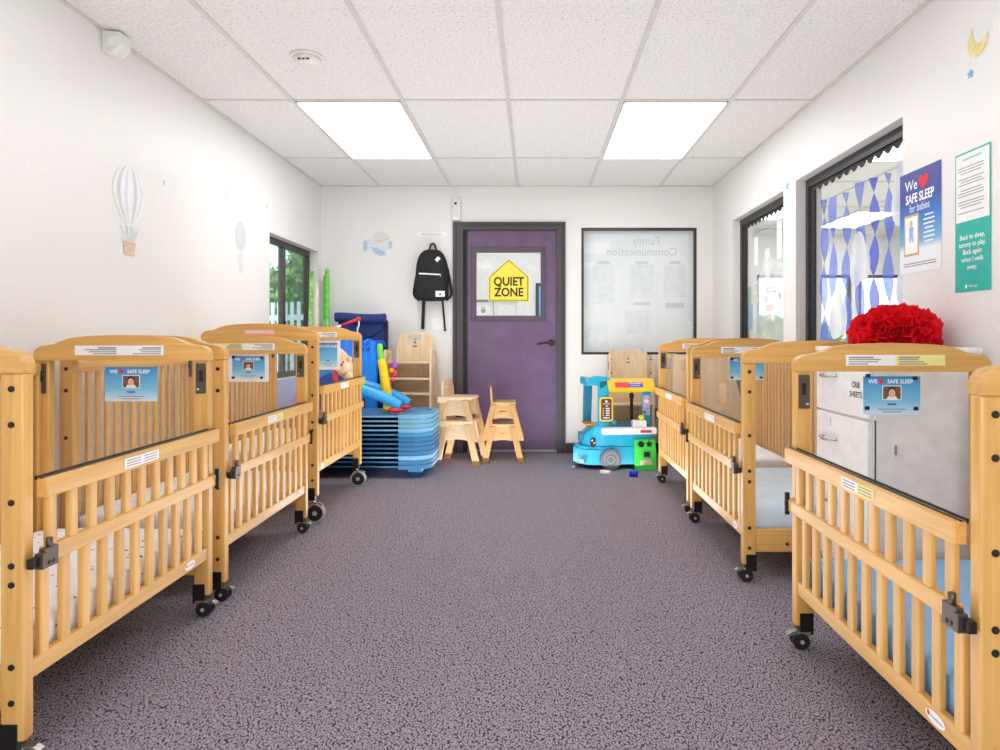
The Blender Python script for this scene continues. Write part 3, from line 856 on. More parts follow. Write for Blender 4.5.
# ------------------------------------------------------------------ white drawer unit in the right-hand gap, pom-pom on it
DX0, DX1, DY0, DY1, DT = 1.185, 1.585, 2.43, 2.885, 1.0
t = empty('drawer_cabinet', ((DX0 + DX1) / 2, (DY0 + DY1) / 2, 0), 'white drawer cabinet with steel handles between the right-hand cribs', 'cabinet')
mb = MB(); mb.box(DX0 + .02, DX1, DY0, DY1, .05, DT - .02, 'cabinet_white'); mb.box(DX0 + .05, DX1 - .02, DY0 + .02, DY1 - .02, 0, .05, 'cabinet_white'); mb.build('carcass', t, bevel=.002, weld=False)
mb = MB(); mb.box(DX0 - .005, DX1, DY0 - .008, DY1 + .004, DT - .02, DT, 'cabinet_white'); mb.build('top', t, bevel=.004)
zs = [(.745, .965), (.505, .735), (.27, .495), (.06, .26)]
for k, (z0, z1) in enumerate(zs):
    mb = MB(); mb.box(DX0, DX0 + .019, DY0 + (.012 if k else .004), DY1 - .004, z0, z1, 'cabinet_white'); dr = mb.build('drawer', t, bevel=.003)
    zc = z0 + .14 if k == 0 else z1 - .10
    yc = (DY0 + DY1) / 2 + .09
    mb = MB(); mb.tube(smooth_path([(DX0, yc - .06, zc), (DX0 - .02, yc - .05, zc), (DX0 - .028, yc, zc - .004), (DX0 - .02, yc + .05, zc), (DX0, yc + .06, zc)], 4), .0055, 'steel', 8); mb.build('handle', dr)
    if k == 0:
        mb = MB(); mb.text('CRIB', (DX0, DY0 + .10, .86), *RW, .03, 'print_dark', bold=.015); mb.build('lettering', dr); mb = MB(); mb.text('SHEETS', (DX0, DY0 + .10, .825), *RW, .03, 'print_dark', bold=.015); mb.build('lettering', dr)
    if k == 1:
        mb = MB(); mb.flat(rect(.03, .045), (DX0 - .0005, DY1 - .14, .70), *RW, 'paper_white'); mb.flat([(-.006, -.016), (-.002, -.016), (.006, .016), (.002, .016)], (DX0 - .001, DY1 - .14, .70), *RW, 'print_grey'); mb.build('paper_tag', dr)
mb = MB(); mb.box(1.268, 1.302, DY0 - .004, DY0, .61, .665, 'white_plastic'); mb.box(1.273, 1.282, DY0 - .006, DY0 - .004, .62, .655, 'print_grey'); mb.box(1.285, 1.298, DY0 - .006, DY0 - .004, .618, .657, 'paper_white'); mb.build('safety_catch', t, bevel=.001)
mb = MB(); mb.box(DX0 + .019, DX0 + .024, DY0 - .003, DY0, .50, .742, 'print_dark'); mb.build('gap_shade', t)  # dark strip standing in for the shade between drawer fronts and carcass

# red tissue pom-pom
pc = Vector((1.42, 2.70, 1.05)); R = Vector((.172, .165, .118))
mb = MB(); mb.ball((pc.x, pc.y, pc.z - .0), (.135, .125, .054), 'pom_red', 20, 10)
rnd = random.Random(3)
for k in range(260):
    g = 2.399963 * k; zf = 1 - 1.36 * (k + .5) / 260
    d = Vector((math.cos(g) * math.sqrt(max(0, 1 - zf * zf)), math.sin(g) * math.sqrt(max(0, 1 - zf * zf)), zf))
    d = (d + Vector((rnd.uniform(-.12, .12), rnd.uniform(-.12, .12), rnd.uniform(-.08, .08)))).normalized()
    a = d.cross(Vector((rnd.uniform(-1, 1), rnd.uniform(-1, 1), rnd.uniform(-1, 1)))).normalized(); b = d.cross(a)
    rr = rnd.uniform(.82, 1.04); wv = rnd.uniform(.035, .055); ph = rnd.uniform(0, 6)
    vs = []; fs = []
    for i in range(5):
        for j in range(6):
            tt = i / 4; s_ = (j / 5 - .5) * 2
            q = .50 + .5 * tt
            wdt = wv * (.25 + .9 * tt)
            bend = .018 * math.sin(ph + s_ * 3.2) * tt + .012 * math.sin(ph * 2 + s_ * 8) * tt
            p = Vector((pc.x + d.x * R.x * rr * q, pc.y + d.y * R.y * rr * q, pc.z + d.z * R.z * rr * q)) + a * (s_ * wdt) + b * bend - d * (.02 * s_ * s_ * tt) + d * (.006 * math.sin(7 * s_ + ph) * tt)
            p.z = max(p.z, DT + .001)
            vs.append(p)
    for i in range(4):
        for j in range(5): fs.append((i * 6 + j, i * 6 + j + 1, (i + 1) * 6 + j + 1, (i + 1) * 6 + j))
    mb.add(vs, fs, 'pom_red', False)
tag(mb.build('paper_pom_pom', weld=False, normals=False), 'big red tissue paper pom-pom on top of the white drawer cabinet', 'decoration')

# ------------------------------------------------------------------ posters and decals, right wall
xw = XR - .002
t = empty('safe_sleep_poster', (XR, 2.862, 1.31), 'blue and white SAFE SLEEP for babies poster beside the right window', 'poster')
o = Vector((xw, 2.862, 1.525)); w, h = .305, .43
mb = MB(); mb.flat(rect(w, h), o, *RW, 'poster_blue'); mb.build('sheet', t)
mb = MB()
mb.text('We', o + Vector((0, .062, .155)), *RW, .062, 'ink_white', bold=.01); mb.build('lettering', t); mb = MB(); mb.flat(heart(.075, .03, .158), o, *RW, 'ink_red', off=.001); mb.build('heart', t); mb = MB()
mb.text('SAFE SLEEP', o + Vector((0, .0, .098)), *RW, .054, 'ink_white', bold=.03, sx=.80); mb.build('lettering', t); mb = MB(); mb.text('for babies', o + Vector((0, 0, .056)), *RW, .046, 'ink_white', sx=.82)
mb.build('lettering', t)
mb = MB(); mb.flat(rect(.115, .175, -.06, -.055), o, *RW, 'frame_gold', off=.0008); mb.flat(rect(.095, .155, -.06, -.055), o, *RW, 'ink_white', off=.0012)
mb.flat(oval(.022, .026, -.06, -.005), o, *RW, 'photo_skin', off=.0016); mb.flat([(-.078, -.025), (-.068, -.018), (-.052, -.018), (-.042, -.025), (-.046, -.05), (-.044, -.085), (-.056, -.085), (-.06, -.06), (-.064, -.085), (-.076, -.085), (-.074, -.05)], o, *RW, 'star_blue', off=.0016)
mb.build('crib_picture', t)
mb = MB()
for k in range(7): mb.flat(rect(.08 if k % 3 else .06, .006, .07, .015 - .018 * k), o, *RW, 'ink_white', off=.001)
for k in range(2): mb.flat(rect(.24, .004, 0, -.175 - .01 * k), o, *RW, 'print_grey', off=.001)
mb.build('small_print', t)

t = empty('letter_poster', (XR, 2.517, 1.45), 'white printed sheet with teal border on the right wall, above a teal poster', 'poster')
o = Vector((xw, 2.517, 1.593)); w, h = .205, .265
mb = MB(); mb.flat(rect(w, h), o, *RW, 'poster_teal'); mb.flat(rect(w - .014, h - .014), o, *RW, 'paper_white', off=.0006); mb.build('sheet', t)
mb = MB(); mb.text('Our Sleep Policy', o + Vector((0, 0, .105)), *RW, .016, 'poster_teal', off=.001) if False else mb.flat(rect(.11, .008, 0, .105), o, *RW, 'star_green', off=.001)
for k in range(17):
    if k % 4 != 3: mb.flat(rect(.15 - .03 * (k % 3 == 2), .0035, -.008, .075 - .0105 * k), o, *RW, 'print_grey', off=.001)
mb.build('small_print', t)
t = empty('back_to_sleep_poster', (XR, 2.517, 1.205), 'teal poster with white words Back to sleep, tummy to play', 'poster')
o = Vector((xw, 2.517, 1.333)); w, h = .205, .255
mb = MB(); mb.flat(rect(w, h), o, *RW, 'poster_teal'); mb.build('sheet', t)
mb = MB()
for k, s_ in enumerate(('Back to sleep,', 'tummy to play.', 'Back again', 'when I walk', 'away.')):
    mb.text(s_, o + Vector((0, 0, .075 - .028 * k)), *RW, .026, 'ink_white', bold=.012, off=.001)
mb.text('Primrose', o + Vector((0, -.005, -.108)), *RW, .013, 'ink_white', off=.001); mb.flat(rect(.011, .013, -.035, -.108), o, *RW, 'ink_white', off=.001)
mb.build('lettering', t)

def crescent(R_, r_, d):
    out = []
    n = 24
    a0 = math.radians(50)
    for k in range(n + 1):
        a = a0 + (2 * PI - 2 * a0) * k / n; out.append((R_ * math.cos(a), R_ * math.sin(a)))
    p0 = out[-1]; p1 = out[0]
    b0 = math.atan2(p0[1], p0[0] - d); b1 = math.atan2(p1[1], p1[0] - d)
    rr = math.hypot(p0[0] - d, p0[1])
    if b0 > 0: b0 -= 2 * PI
    for k in range(1, n):
        b = b0 + (-(2 * PI) + (b1 - b0)) * k / n if False else (b0 % (2 * PI)) + ((b1 % (2 * PI)) - (b0 % (2 * PI))) * k / n
        out.append((d + rr * math.cos(b), rr * math.sin(b)))
    return out
t = empty('moon_decal', (XR, 2.46, 1.9), 'yellow crescent moon wall decal with hanging blue star high on right wall', 'wall decal')
o = Vector((xw, 2.488, 2.113))
mb = MB(); rot = math.radians(62)
cp = [(x * math.cos(rot) - y * math.sin(rot), x * math.sin(rot) + y * math.cos(rot)) for x, y in crescent(.058, .05, .035)]
mb.flat(cp, o, *RW, 'decal_gold'); mb.build('moon', t)
mb = MB(); mb.flat(rect(.002, .17, -.040, -.02), o, *RW, 'decal_grey', off=.0004); mb.build('thread', t)
mb = MB(); mb.flat(star(.022, -.04, -.107), o, *RW, 'decal_cyan', off=.0006); mb.build('star', t)

mb = MB(); mb.tube(smooth_path([(XR - .001, 4.33, 2.005), (XR - .012, 4.33, 2.0), (XR - .014, 4.33, 1.985), (XR - .006, 4.33, 1.975)], 4), .004, 'decal_cyan', 8); tag(mb.build('wall_hook'), 'tiny blue hook on the wall between the two right windows', 'hook')

# left wall decals
xw = XL + .002
t = empty('balloon_decal', (XL, 3.245, 1.42), 'white hot air balloon wall decal with tan basket on the left wall', 'wall decal')
o = Vector((xw, 3.245, 1.70))
def balloon(k): return [(k * .13 * math.sin(2 * PI * i / 32) * (1 if math.cos(2 * PI * i / 32) > 0 else (1 - .42 * (-math.cos(2 * PI * i / 32)) ** 1.2)), .012 + (.135 if math.cos(2 * PI * i / 32) > 0 else .155) * math.cos(2 * PI * i / 32)) for i in range(32)]
mb = MB(); mb.flat(balloon(1.0), o, *LW, 'decal_white')
for a, b_, m_ in ((-.78, -.55, 'decal_grey'), (-.3, -.12, 'decal_bluewhite'), (.28, .5, 'decal_grey'), (.7, .86, 'decal_bluewhite')):
    bl = balloon(1.0)
    st = []
    for k in range(13):
        q = -.13 + .272 * k / 12
        hw = .128 * (math.sqrt(max(0, 1 - ((q - .012) / .135) ** 2)) if q > .012 else math.sqrt(max(0, 1 - ((.012 - q) / .155) ** 2)) * (1 - .42 * ((.012 - q) / .155) ** 1.2))
        st.append((hw, q))
    mb.flat([(h_ * a, q) for h_, q in st] + [(h_ * b_, q) for h_, q in reversed(st)], o, *LW, m_, off=.0005)
mb.build('envelope', t)
mb = MB()
for a, b_ in ((-.075, -.04), (.075, .045), (-.02, -.015), (.02, .018)):
    mb.flat([(a - .004, -.135), (a + .004, -.135), (b_ + .003, -.19), (b_ - .003, -.19)], o, *LW, 'decal_grey', off=.0004)
mb.flat([(-.045, -.19), (.045, -.15), (.04, -.235), (-.075, -.21)], o, *LW, 'decal_sage', off=.0006); mb.build('rigging', t)
mb = MB(); mb.flat([(-.05, -.212), (.05, -.212), (.04, -.275), (-.042, -.275)], o, *LW, 'decal_tan', off=.0008); mb.flat([(-.05, -.212), (.05, -.212), (.049, -.222), (-.049, -.222)], o, *LW, 'photo_skin', off=.001); mb.build('basket', t)

t = empty('faded_balloon_decal', (XL, 4.48, 1.45), 'faded grey balloon decal on left wall next to the window', 'wall decal')
o = Vector((xw, 4.48, 1.64))
mb = MB(); mb.flat(oval(.15, .20, 0, .055), o, *LW, 'decal_grey'); mb.build('envelope', t)
mb = MB(); mb.flat([(-.04, -.06), (.03, -.05), (.035, -.12), (.02, -.19), (-.03, -.18), (-.045, -.12)], o, *LW, 'decal_faint'); mb.build('basket', t)
for (y, z, w_, h_, m_, l_) in ((3.55, 1.835, .05, .07, 'decal_white', 'small white flower decal right of the hot air balloon'), (4.27, 1.93, .07, .10, 'decal_faint', 'faint oval cloud decal above the faded balloon'),
                               (4.26, 2.10, .03, .03, 'decal_faint', 'tiny round spot decal high on the left wall'), (4.92, 1.98, .03, .04, 'decal_grey', 'tiny grey dot decal above the left window'), (4.66, 1.80, .03, .05, 'decal_faint', 'tiny pale drop decal beside the left window')):
    mb = MB(); mb.flat(oval(w_, h_), (xw, y, z), *LW, m_)
    if m_ == 'decal_white': mb.flat(oval(w_ * .55, h_ * .5), (xw, y, z), *LW, 'decal_grey', off=.0006)
    tag(mb.build('spot_decal'), l_, 'wall decal')

# back wall: cloud decal, paper strip, switch plate, backpack
t = empty('cloud_decal', (-1.40, YB, 1.74), 'pale blue cloud wall decal on the back wall left of backpack', 'wall decal')
o = Vector((-1.40, YB - .002, 1.86))
mb = MB(); mb.flat(oval(.26, .13, 0, .01), o, *BW, 'decal_bluewhite'); mb.flat(oval(.15, .12, .02, .07), o, *BW, 'decal_faint', off=.0003); mb.build('cloud', t)
mb = MB(); mb.flat([(-.06, -.01), (.0, -.02), (.06, -.05), (.07, -.085), (.02, -.09), (-.04, -.06)], o, *BW, 'decal_bluegrey', off=.0006); mb.flat(oval(.035, .07, .11, .01), o, *BW, 'decal_bluegrey', off=.0006); mb.flat(oval(.04, .10, -.115, .0), o, *BW, 'decal_bluegrey', off=.0006); mb.build('bluegrey_print', t)  # blue-grey patches printed on the cloud
mb = MB(); mb.flat([(-.03, .06), (.03, .05), (.11, .085), (.11, .075), (.03, .035), (-.04, .045)], o, *BW, 'decal_gold', off=.0008); mb.build('swirl', t)
t = empty('paper_strip', (-.915, YB, 1.945), 'narrow white paper strip with one printed line above the backpack', 'paper sign')
mb = MB(); mb.box(-1.045, -.785, YB - .002, YB, 1.945, 1.985, 'paper_white'); mb.build('sheet', t)
mb = MB(); mb.text('Allow self backpack', (-.915, YB - .002, 1.965), *BW, .024, 'print_grey', off=.0005); mb.build('lettering', t)
t = empty('switch_plate', (-.86, YB, 1.10), 'white blank wall plate under the black backpack', 'wall plate')
mb = MB(); mb.box(-.918, -.805, YB - .008, YB, 1.10, 1.215, 'white_plastic'); mb.build('cover', t, bevel=.003)

bx, bz = -.905, 1.36
t = empty('backpack', (bx, YB - .06, bz), 'black backpack with white zip hanging on the back wall', 'backpack')
def bag_outline(s, sz):
    pts = []
    for k in range(40):
        a = 2 * PI * k / 40; ca, sa = math.cos(a), math.sin(a)
        ex = .38 if sa < 0 else .62
        x = .143 * abs(ca) ** ex * (1 if ca > 0 else -1); z = (.225 if sa < 0 else .235) * abs(sa) ** (.35 if sa < 0 else .8) * (1 if sa > 0 else -1)
        x *= 1 + .05 * (-z / .23)
        pts.append((bx + x * s, bz + .225 + z * sz))
    return pts
mb = MB(); lay = [(.0, .93), (-.02, .99), (-.07, 1.0), (-.105, .97), (-.125, .88), (-.132, .7)]
vs = []; fs = []
for d, s_ in lay: vs += [(x, YB - .012 + d, z) for x, z in bag_outline(s_, s_)]
for i in range(len(lay) - 1):
    for k in range(40): fs.append((i * 40 + k, i * 40 + (k + 1) % 40, (i + 1) * 40 + (k + 1) % 40, (i + 1) * 40 + k))
fs += [tuple(range(40)), tuple(range(200, 240))]
mb.add(vs, fs, 'fabric_black', True); mb.build('bag_body', t)
mb = MB(); lay = [(.0, 1), (-.02, .99), (-.03, .9)]; vs = []; fs = []
base_ = rrect(.26, .22, .04)
for d, s_ in lay: vs += [(bx + x * s_, YB - .138 + d, bz + .125 + z * s_) for x, z in base_]
nb = len(base_)
for i in range(2):
    for k in range(nb): fs.append((i * nb + k, i * nb + (k + 1) % nb, (i + 1) * nb + (k + 1) % nb, (i + 1) * nb + k))
fs.append(tuple(range(2 * nb, 3 * nb)))
mb.add(vs, fs, 'fabric_black', True); pk = mb.build('front_pocket', t)
yf = YB - .17
mb = MB(); mb.beam((bx - .10, yf + .005, bz + .238), (bx + .09, yf + .005, bz + .228), .006, .012, 'ink_white'); mb.cyl((bx + .09, yf, bz + .228), (bx + .085, yf, bz + .205), .004, 'steel'); mb.build('zip', pk)
mb = MB(); mb.box(bx + .045, bx + .125, yf - .001, yf + .002, bz + .035, bz + .085, 'ink_white'); mb.flat([(-.012, -.012), (.012, -.012), (0, .014)], (bx + .085, yf - .0015, bz + .06), *BW, 'ink_black'); mb.build('brand_patch', pk)
mb = MB(); mb.beam((bx + .045, YB - .146, bz + .35), (bx + .075, YB - .146, bz + .38), .03, .004, 'ink_white', up=(0, 1, 0)); mb.build('tag', t)
mb = MB(); mb.tube(smooth_path([(bx - .035, YB - .03, bz + .44), (bx - .02, YB - .03, bz + .50), (bx, YB - .03, bz + .52), (bx + .02, YB - .03, bz + .50), (bx + .035, YB - .03, bz + .44)]), .008, 'strap_black', 8); mb.build('grab_loop', t)
for x0, x1, z1 in ((bx - .075, bx - .09, bz - .235), (bx + .09, bx + .11, bz - .25)):
    mb = MB(); mb.beam((x0, YB - .06, bz + .02), (x1, YB - .03, z1), .03 if x0 < bx else .018, .004, 'strap_black', up=(0, 1, 0)); mb.beam((x1, YB - .031, z1), (x1, YB - .031, z1 - .012), .03, .008, 'strap_black', up=(0, 1, 0)); mb.build('strap', t)
for s_ in (-1, 1):
    mb = MB(); mb.tube(smooth_path([(bx + s_ * .13, YB - .03, bz + .3), (bx + s_ * .158, YB - .03, bz + .15), (bx + s_ * .165, YB - .03, bz + .06), (bx + s_ * .12, YB - .03, bz + .01)]), .012, 'strap_black', 8); mb.build('shoulder_strap', t)
mb = MB(); mb.tube(smooth_path([(bx, YB - .001, bz + .515), (bx, YB - .04, bz + .508), (bx, YB - .05, bz + .52)], 4), .005, 'steel', 8); tag(mb.build('coat_hook'), 'small metal hook carrying the black backpack', 'hook')

# ------------------------------------------------------------------ wooden stacking chairs by the door
def rotmap(loc, a, k=1.0):
    ca, sa = math.cos(a), math.sin(a)
    return lambda x, y, z: (loc[0] + k * (x * ca - y * sa), loc[1] + k * (x * sa + y * ca), loc[2] + k * z)
def small_chair(loc, rot, k, mat, label, group, scallop=False):
    """toddler chair, back to -x; its slab side faces -y"""
    m = rotmap(loc, rot, k)
    t = empty('toddler_chair', loc, label, 'chair', group)
    H = .325
    mb = MB(m); mb.box(-.10, .115, 0, .26, H - .022, H, mat + '_x'); mb.build('seat', t, bevel=.006)
    # A legs
    for yy in (-.002, .244):
        for sx in (-1, 1):
            xt = -.078 if sx < 0 else .083; xb_ = -.152 if sx < 0 else .158
            mb = MB(m); w_ = .042
            mb.prism([(xt - w_ * .5, H - .02), (xt + w_ * .5, H - .02), (xb_ + w_ * .62, 0), (xb_ - w_ * .62, 0)], (0, yy - .008, 0), (1, 0, 0), (0, 0, 1), (0, .022, 0), mat + 'leg_z'); mb.build('leg', t, bevel=.003)
    for yy in (.032, .216):
        mb = MB(m); bt = [(-.112, H - .145), (-.06, H - .145), (-.02, H - .138), (.02, H - .138), (.07, H - .145), (.116, H - .145), (.09, H - .022), (-.085, H - .022)]
        hl = [[(-.028, H - .085), (.028, H - .085), (.028, H - .075), (-.028, H - .075)]] if not scallop else []
        mb.prism(bt, (0, yy, 0), (1, 0, 0), (0, 0, 1), (0, .012, 0), mat + '_x', holes=hl); mb.build('side_apron', t, bevel=.002, seg=1)
    if scallop:
        top = [(-.125, H), (.13, H), (.128, H - .014), (.06, H - .016)]
        for q in range(5): top += [(.05 - q * .02, H - .026), (.04 - q * .02, H - .012)]
        top += [(-.05, H - .02), (-.07, H - .04), (-.10, H - .044), (-.13, H - .04)]
        mb = MB(m); mb.prism(top, (0, -.014, 0), (1, 0, 0), (0, 0, 1), (0, .014, 0), mat + '_x'); mb.build('scalloped_edge', t, bevel=.002, seg=1)
    bp = [(.0, 0), (.26, 0), (.26, .06), (.235, .115), (.20, .125), (.06, .125), (.025, .115), (0, .06)]
    mb = MB(m); mb.prism([(p[0], p[1]) for p in bp], (-.098, 0, H), (0, 1, 0), (-.08, 0, 1), (.014, 0, 0), mat + '_y', holes=[[(.04, .06), (.09, .06), (.09, .09), (.04, .09)]]); mb.build('backrest', t, bevel=.003)
    return t
small_chair((-.632, 5.58, 0), -.2, 1.10, 'birch', 'lower pale chair with scalloped edge, left stack by the door', 'pale toddler chairs stacked left of the door', True)
small_chair((-.647, 5.58, .195), -.2, 1.10, 'birch', 'upper pale chair with scalloped edge, left stack by the door', 'pale toddler chairs stacked left of the door', True)
small_chair((-.262, 5.70, 0), .03, .98, 'beech', 'lower honey-coloured toddler chair in the stack against the purple door', 'honey toddler chairs stacked before the door')
small_chair((-.262, 5.70, .182), .03, .98, 'beech', 'upper honey-coloured toddler chair in the stack against the purple door', 'honey toddler chairs stacked before the door')

# ------------------------------------------------------------------ tall birch high chairs
def high_chair(loc, rot, label, top=1.085, shelves=(.83, .695, .575), strap=False, k=1.0):
    m = rotmap(loc, rot, k)
    t = empty('high_chair', loc, label, 'high chair', 'tall birch high chairs along the back wall')
    prof = [(0, 0), (.05, 0), (.06, .12), (.26, .12), (.28, 0), (.335, 0), (.325, .35), (.30, .6), (.25, .80), (.20, .915), (.16, .935), (.03, .935), (.012, .92), (.005, .88), (.0, .5)]
    for sx in (-1, 1):
        mb = MB(m); x0 = sx * .195 - .009
        mb.prism(prof, (x0, 0, 0), (0, 1, 0), (0, 0, 1), (.018, 0, 0), 'birch_z', holes=[rrect(.05, .10, .024, .095, .88 - .04), rrect(.06, .2, .029, .17, .60), rrect(.06, .1, .029, .2, .38)])
        mb.build('side_panel', t, bevel=.003)
    w_ = .165 if not strap else .178
    outl = [(-w_, .70), (w_, .70), (w_ + .002, .94), (.158, 1.0), (.14, top - .035), (.11, top - .012), (.06, top), (-.06, top), (-.11, top - .012), (-.14, top - .035), (-.158, 1.0), (-w_ - .002, .94)]
    mb = MB(m); mb.prism(outl, (0, .165, 0), (1, 0, 0), (0, .12, 1), (0, .016, 0), 'birch_z', holes=[[(-.055, top - .055), (-.035, top - .07), (.035, top - .07), (.055, top - .055), (.05, top - .035), (.03, top - .026), (-.03, top - .026), (-.05, top - .035)]] if not strap else [])
    # shift handled by the slope of the back
    bk = mb.build('backrest', t, bevel=.004)
    mb = MB(m); u = Vector((1, 0, 0)); v = Vector((0, .12, 1)); o = Vector((0, .1638, 0))
    zc = top - .115
    mb.flat(oval(.022, .016, 0, zc + .025), o, u, v, 'print_dark'); mb.flat([(-.004, zc + .04), (.006, zc + .06), (.008, zc + .045)], o, u, v, 'print_dark'); mb.flat(rect(.07, .005, 0, zc), o, u, v, 'decal_tan'); mb.flat(rect(.035, .010, 0, zc - .008), o, u, v, 'print_dark')
    if strap: mb.tube(smooth_path([(-.06, .163 + .12 * (top - .05), top - .06), (-.03, .163 + .12 * (top - .04), top - .035), (.03, .163 + .12 * (top - .04), top - .035), (.06, .163 + .12 * (top - .05), top - .06)], 4), .003, 'decal_tan', 6)
    mb.build('burned_logo', bk)
    for z in shelves:
        mb = MB(m); mb.box(-.186, .186, .012, .24, z - .018, z, 'birch_x'); mb.build('shelf', t, bevel=.003)
    mb = MB(m); mb.box(-.186, .186, .25, .262, .18, .70, 'birch_x'); mb.build('rear_board', t)
    if strap:
        mb = MB(m); mb.box(-.014, .014, .0, .006, shelves[-1] - .14, .72, 'strap_black'); mb.box(-.02, .02, -.004, .008, .55, .59, 'strap_black'); mb.build('strap', t)
        for sx in (-1, 1):
            mb = MB(m); mb.tube(smooth_path([(sx * .19 - .016 * sx, .06, .90), (sx * .20, .03, .88), (sx * .20, .03, .80), (sx * .19 - .016 * sx, .06, .77)], 5), .006, 'strap_black', 8); mb.build('side_strap', t)
    return t
high_chair((-1.06, 5.74, 0), -.06, 'tall birch high chair with open shelves behind the blue cots', shelves=(.84, .70, .575, .40))
high_chair((.80, 5.74, 0), -.05, 'tall birch high chair with black straps behind the toy food truck', top=.985 - .05, shelves=(.44,), strap=True, k=1.0) if False else None
HC = high_chair((.83, 5.84, 0), -.02, 'tall birch high chair with black straps behind the toy food truck', top=.985, shelves=(.50, .28), strap=True, k=.95)
high_chair((1.12, 5.86, 0), -PI / 2 + .12, 'tall birch high chair turned sideways against the back wall corner', top=1.03, shelves=(.5, .28), k=.96)
high_chair((1.235, 5.32, 0), -PI / 2, 'tall birch high chair turned sideways behind the farthest right crib', top=1.03, shelves=(.5, .28), k=1.0)

# ------------------------------------------------------------------ stack of blue cots
CX0, CX1, CY0, CY1 = -1.80, -.755, 5.03, 5.60
cot_m = ['cot_deep', 'cot_deep', 'cot_sky', 'cot_deep', 'cot_deep', 'cot_deep', 'cot_deep', 'cot_blue', 'cot_sky', 'cot_teal', 'cot_teal', 'cot_sky']
ordn = ['bottom', 'second', 'third', 'fourth', 'fifth', 'sixth', 'seventh', 'eighth', 'ninth', 'tenth', 'eleventh', 'topmost']
step = .0335; zb = .068
for k in range(12):
    z0 = zb + k * step; mt = cot_m[k]
    t = empty('stacking_cot', ((CX0 + CX1) / 2, (CY0 + CY1) / 2, z0 if k else 0), 'blue plastic stacking cot, %s of the pile counting from the floor' % ordn[k], 'cot', 'blue stacking cots piled by the back wall')
    def endcap(sx):
        xo = CX1 if sx > 0 else CX0
        r = .14; q = []
        for i in range(9):
            a = -PI / 2 + PI / 2 * i / 8; q.append((-r + r * math.cos(a), r + r * math.sin(a)))
        for i in range(9):
            a = PI / 2 * i / 8; q.append((-r + r * math.cos(a), (CY1 - CY0) - r + r * math.sin(a)))
        q = [(-.24, 0)] + q + [(-.24, CY1 - CY0), (-.24, CY1 - CY0 - .03), (-.10, CY1 - CY0 - .06), (-.05, CY1 - CY0 - .16), (-.05, .16), (-.10, .06), (-.24, .03)]
        mb = MB(lambda x, y, z: (xo + sx * x, CY0 + y, z))
        lip = .004
        mb.prism([(x, y) for x, y in q], (0, 0, z0 + .012), (1, 0, 0), (0, 1, 0), (0, 0, step - .012), mt)
        mb.prism([(x - (lip if x > -.2 else 0), min(max(y, lip), CY1 - CY0 - lip)) for x, y in q], (0, 0, z0 + .001), (1, 0, 0), (0, 1, 0), (0, 0, .0112), mt)
        if k == 11:
            mb.prism([(-.24, .03), (-.10, .06), (-.05, .16), (-.05, CY1 - CY0 - .16), (-.10, CY1 - CY0 - .06), (-.24, CY1 - CY0 - .03)], (0, 0, z0 + step - .02), (1, 0, 0), (0, 1, 0), (0, 0, .006), 'cot_sky')
        e = mb.build('end_frame', t, bevel=.003, weld=False)
        if k == 0:
            for yy in (.06, CY1 - CY0 - .16):
                mb = MB(lambda x, y, z: (xo + sx * x, CY0 + y, z)); mb.prism([(-.165, .0), (-.09, 0), (-.07, .075), (-.185, .075)], (0, yy, 0), (1, 0, 0), (0, 0, 1), (0, .10, 0), mt); mb.build('foot', e, bevel=.006)
    endcap(1); endcap(-1)
    for yy in (CY0 + .012, CY1 - .028):
        mb = MB(); mb.box(CX0 + .22, CX1 - .22, yy, yy + .016, z0 + .014, z0 + .026, mt); mb.build('side_rail', t, bevel=.003)
    mb = MB(); mb.box(CX0 + .2, CX1 - .2, CY0 + .03, CY1 - .03, z0 + .018, z0 + .021, 'cot_mesh' if k < 11 else 'cot_sky'); mb.build('sleeping_sheet', t)
ZT = zb + 12 * step      # top of the pile

# ------------------------------------------------------------------ toys on the cots
t = empty('baby_gym', (-1.22, 5.25, ZT), 'light blue baby gym arch with red feet lying on the blue cots', 'toy')
for (yy, dx) in ((5.16, 0), (5.40, .02)):
    mb = MB(); mb.tube(smooth_path([(-1.40 + dx, yy, ZT + .205), (-1.33 + dx, yy, ZT + .19), (-1.25 + dx, yy, ZT + .165), (-1.10 + dx, yy, ZT + .105), (-1.005 + dx, yy, ZT + .05)]), .04, 'toy_blue', 14); mb.build('arch_leg', t)
    mb = MB(); mb.ball((-1.04 + dx, yy - .0, ZT + .024), (.06, .05, .024), 'toy_red', 16, 8); mb.build('foot', t)
mb = MB(); mb.cyl((-1.385, 5.16, ZT + .205), (-1.365, 5.40, ZT + .205), .025, 'toy_blue'); mb.build('crossbar', t)
t = empty('yellow_toy_post', (-1.12, 5.42, ZT), 'upright yellow toy post with green cap and hanging rattles', 'toy')
mb = MB(); mb.tube(smooth_path([(-1.115, 5.29, ZT + .03), (-1.135, 5.29, ZT + .14), (-1.155, 5.285, ZT + .30), (-1.175, 5.28, ZT + .40)]), [.02 + .022 * min(1, i / 4) - .012 * i / 24 for i in range(25)], 'toy_yellow', 14); pst = mb.build('post', t)
mb = MB(); mb.tube(smooth_path([(-1.174, 5.28, ZT + .39), (-1.182, 5.28, ZT + .45), (-1.185, 5.28, ZT + .50)]), .023, 'toy_green', 14); mb.ball((-1.185, 5.28, ZT + .50), .023, 'toy_green'); mb.build('cap', t)
for q, (x, z, mt, r) in enumerate(((-1.075, .36, 'toy_purple', .026), (-1.095, .315, 'truck_orange', .02), (-1.07, .29, 'toy_red', .02), (-1.085, .25, 'toy_pink', .016))):
    mb = MB(); mb.ball((x, 5.29, ZT + z), (r, r, r * 1.1), mt); mb.build('rattle', t)
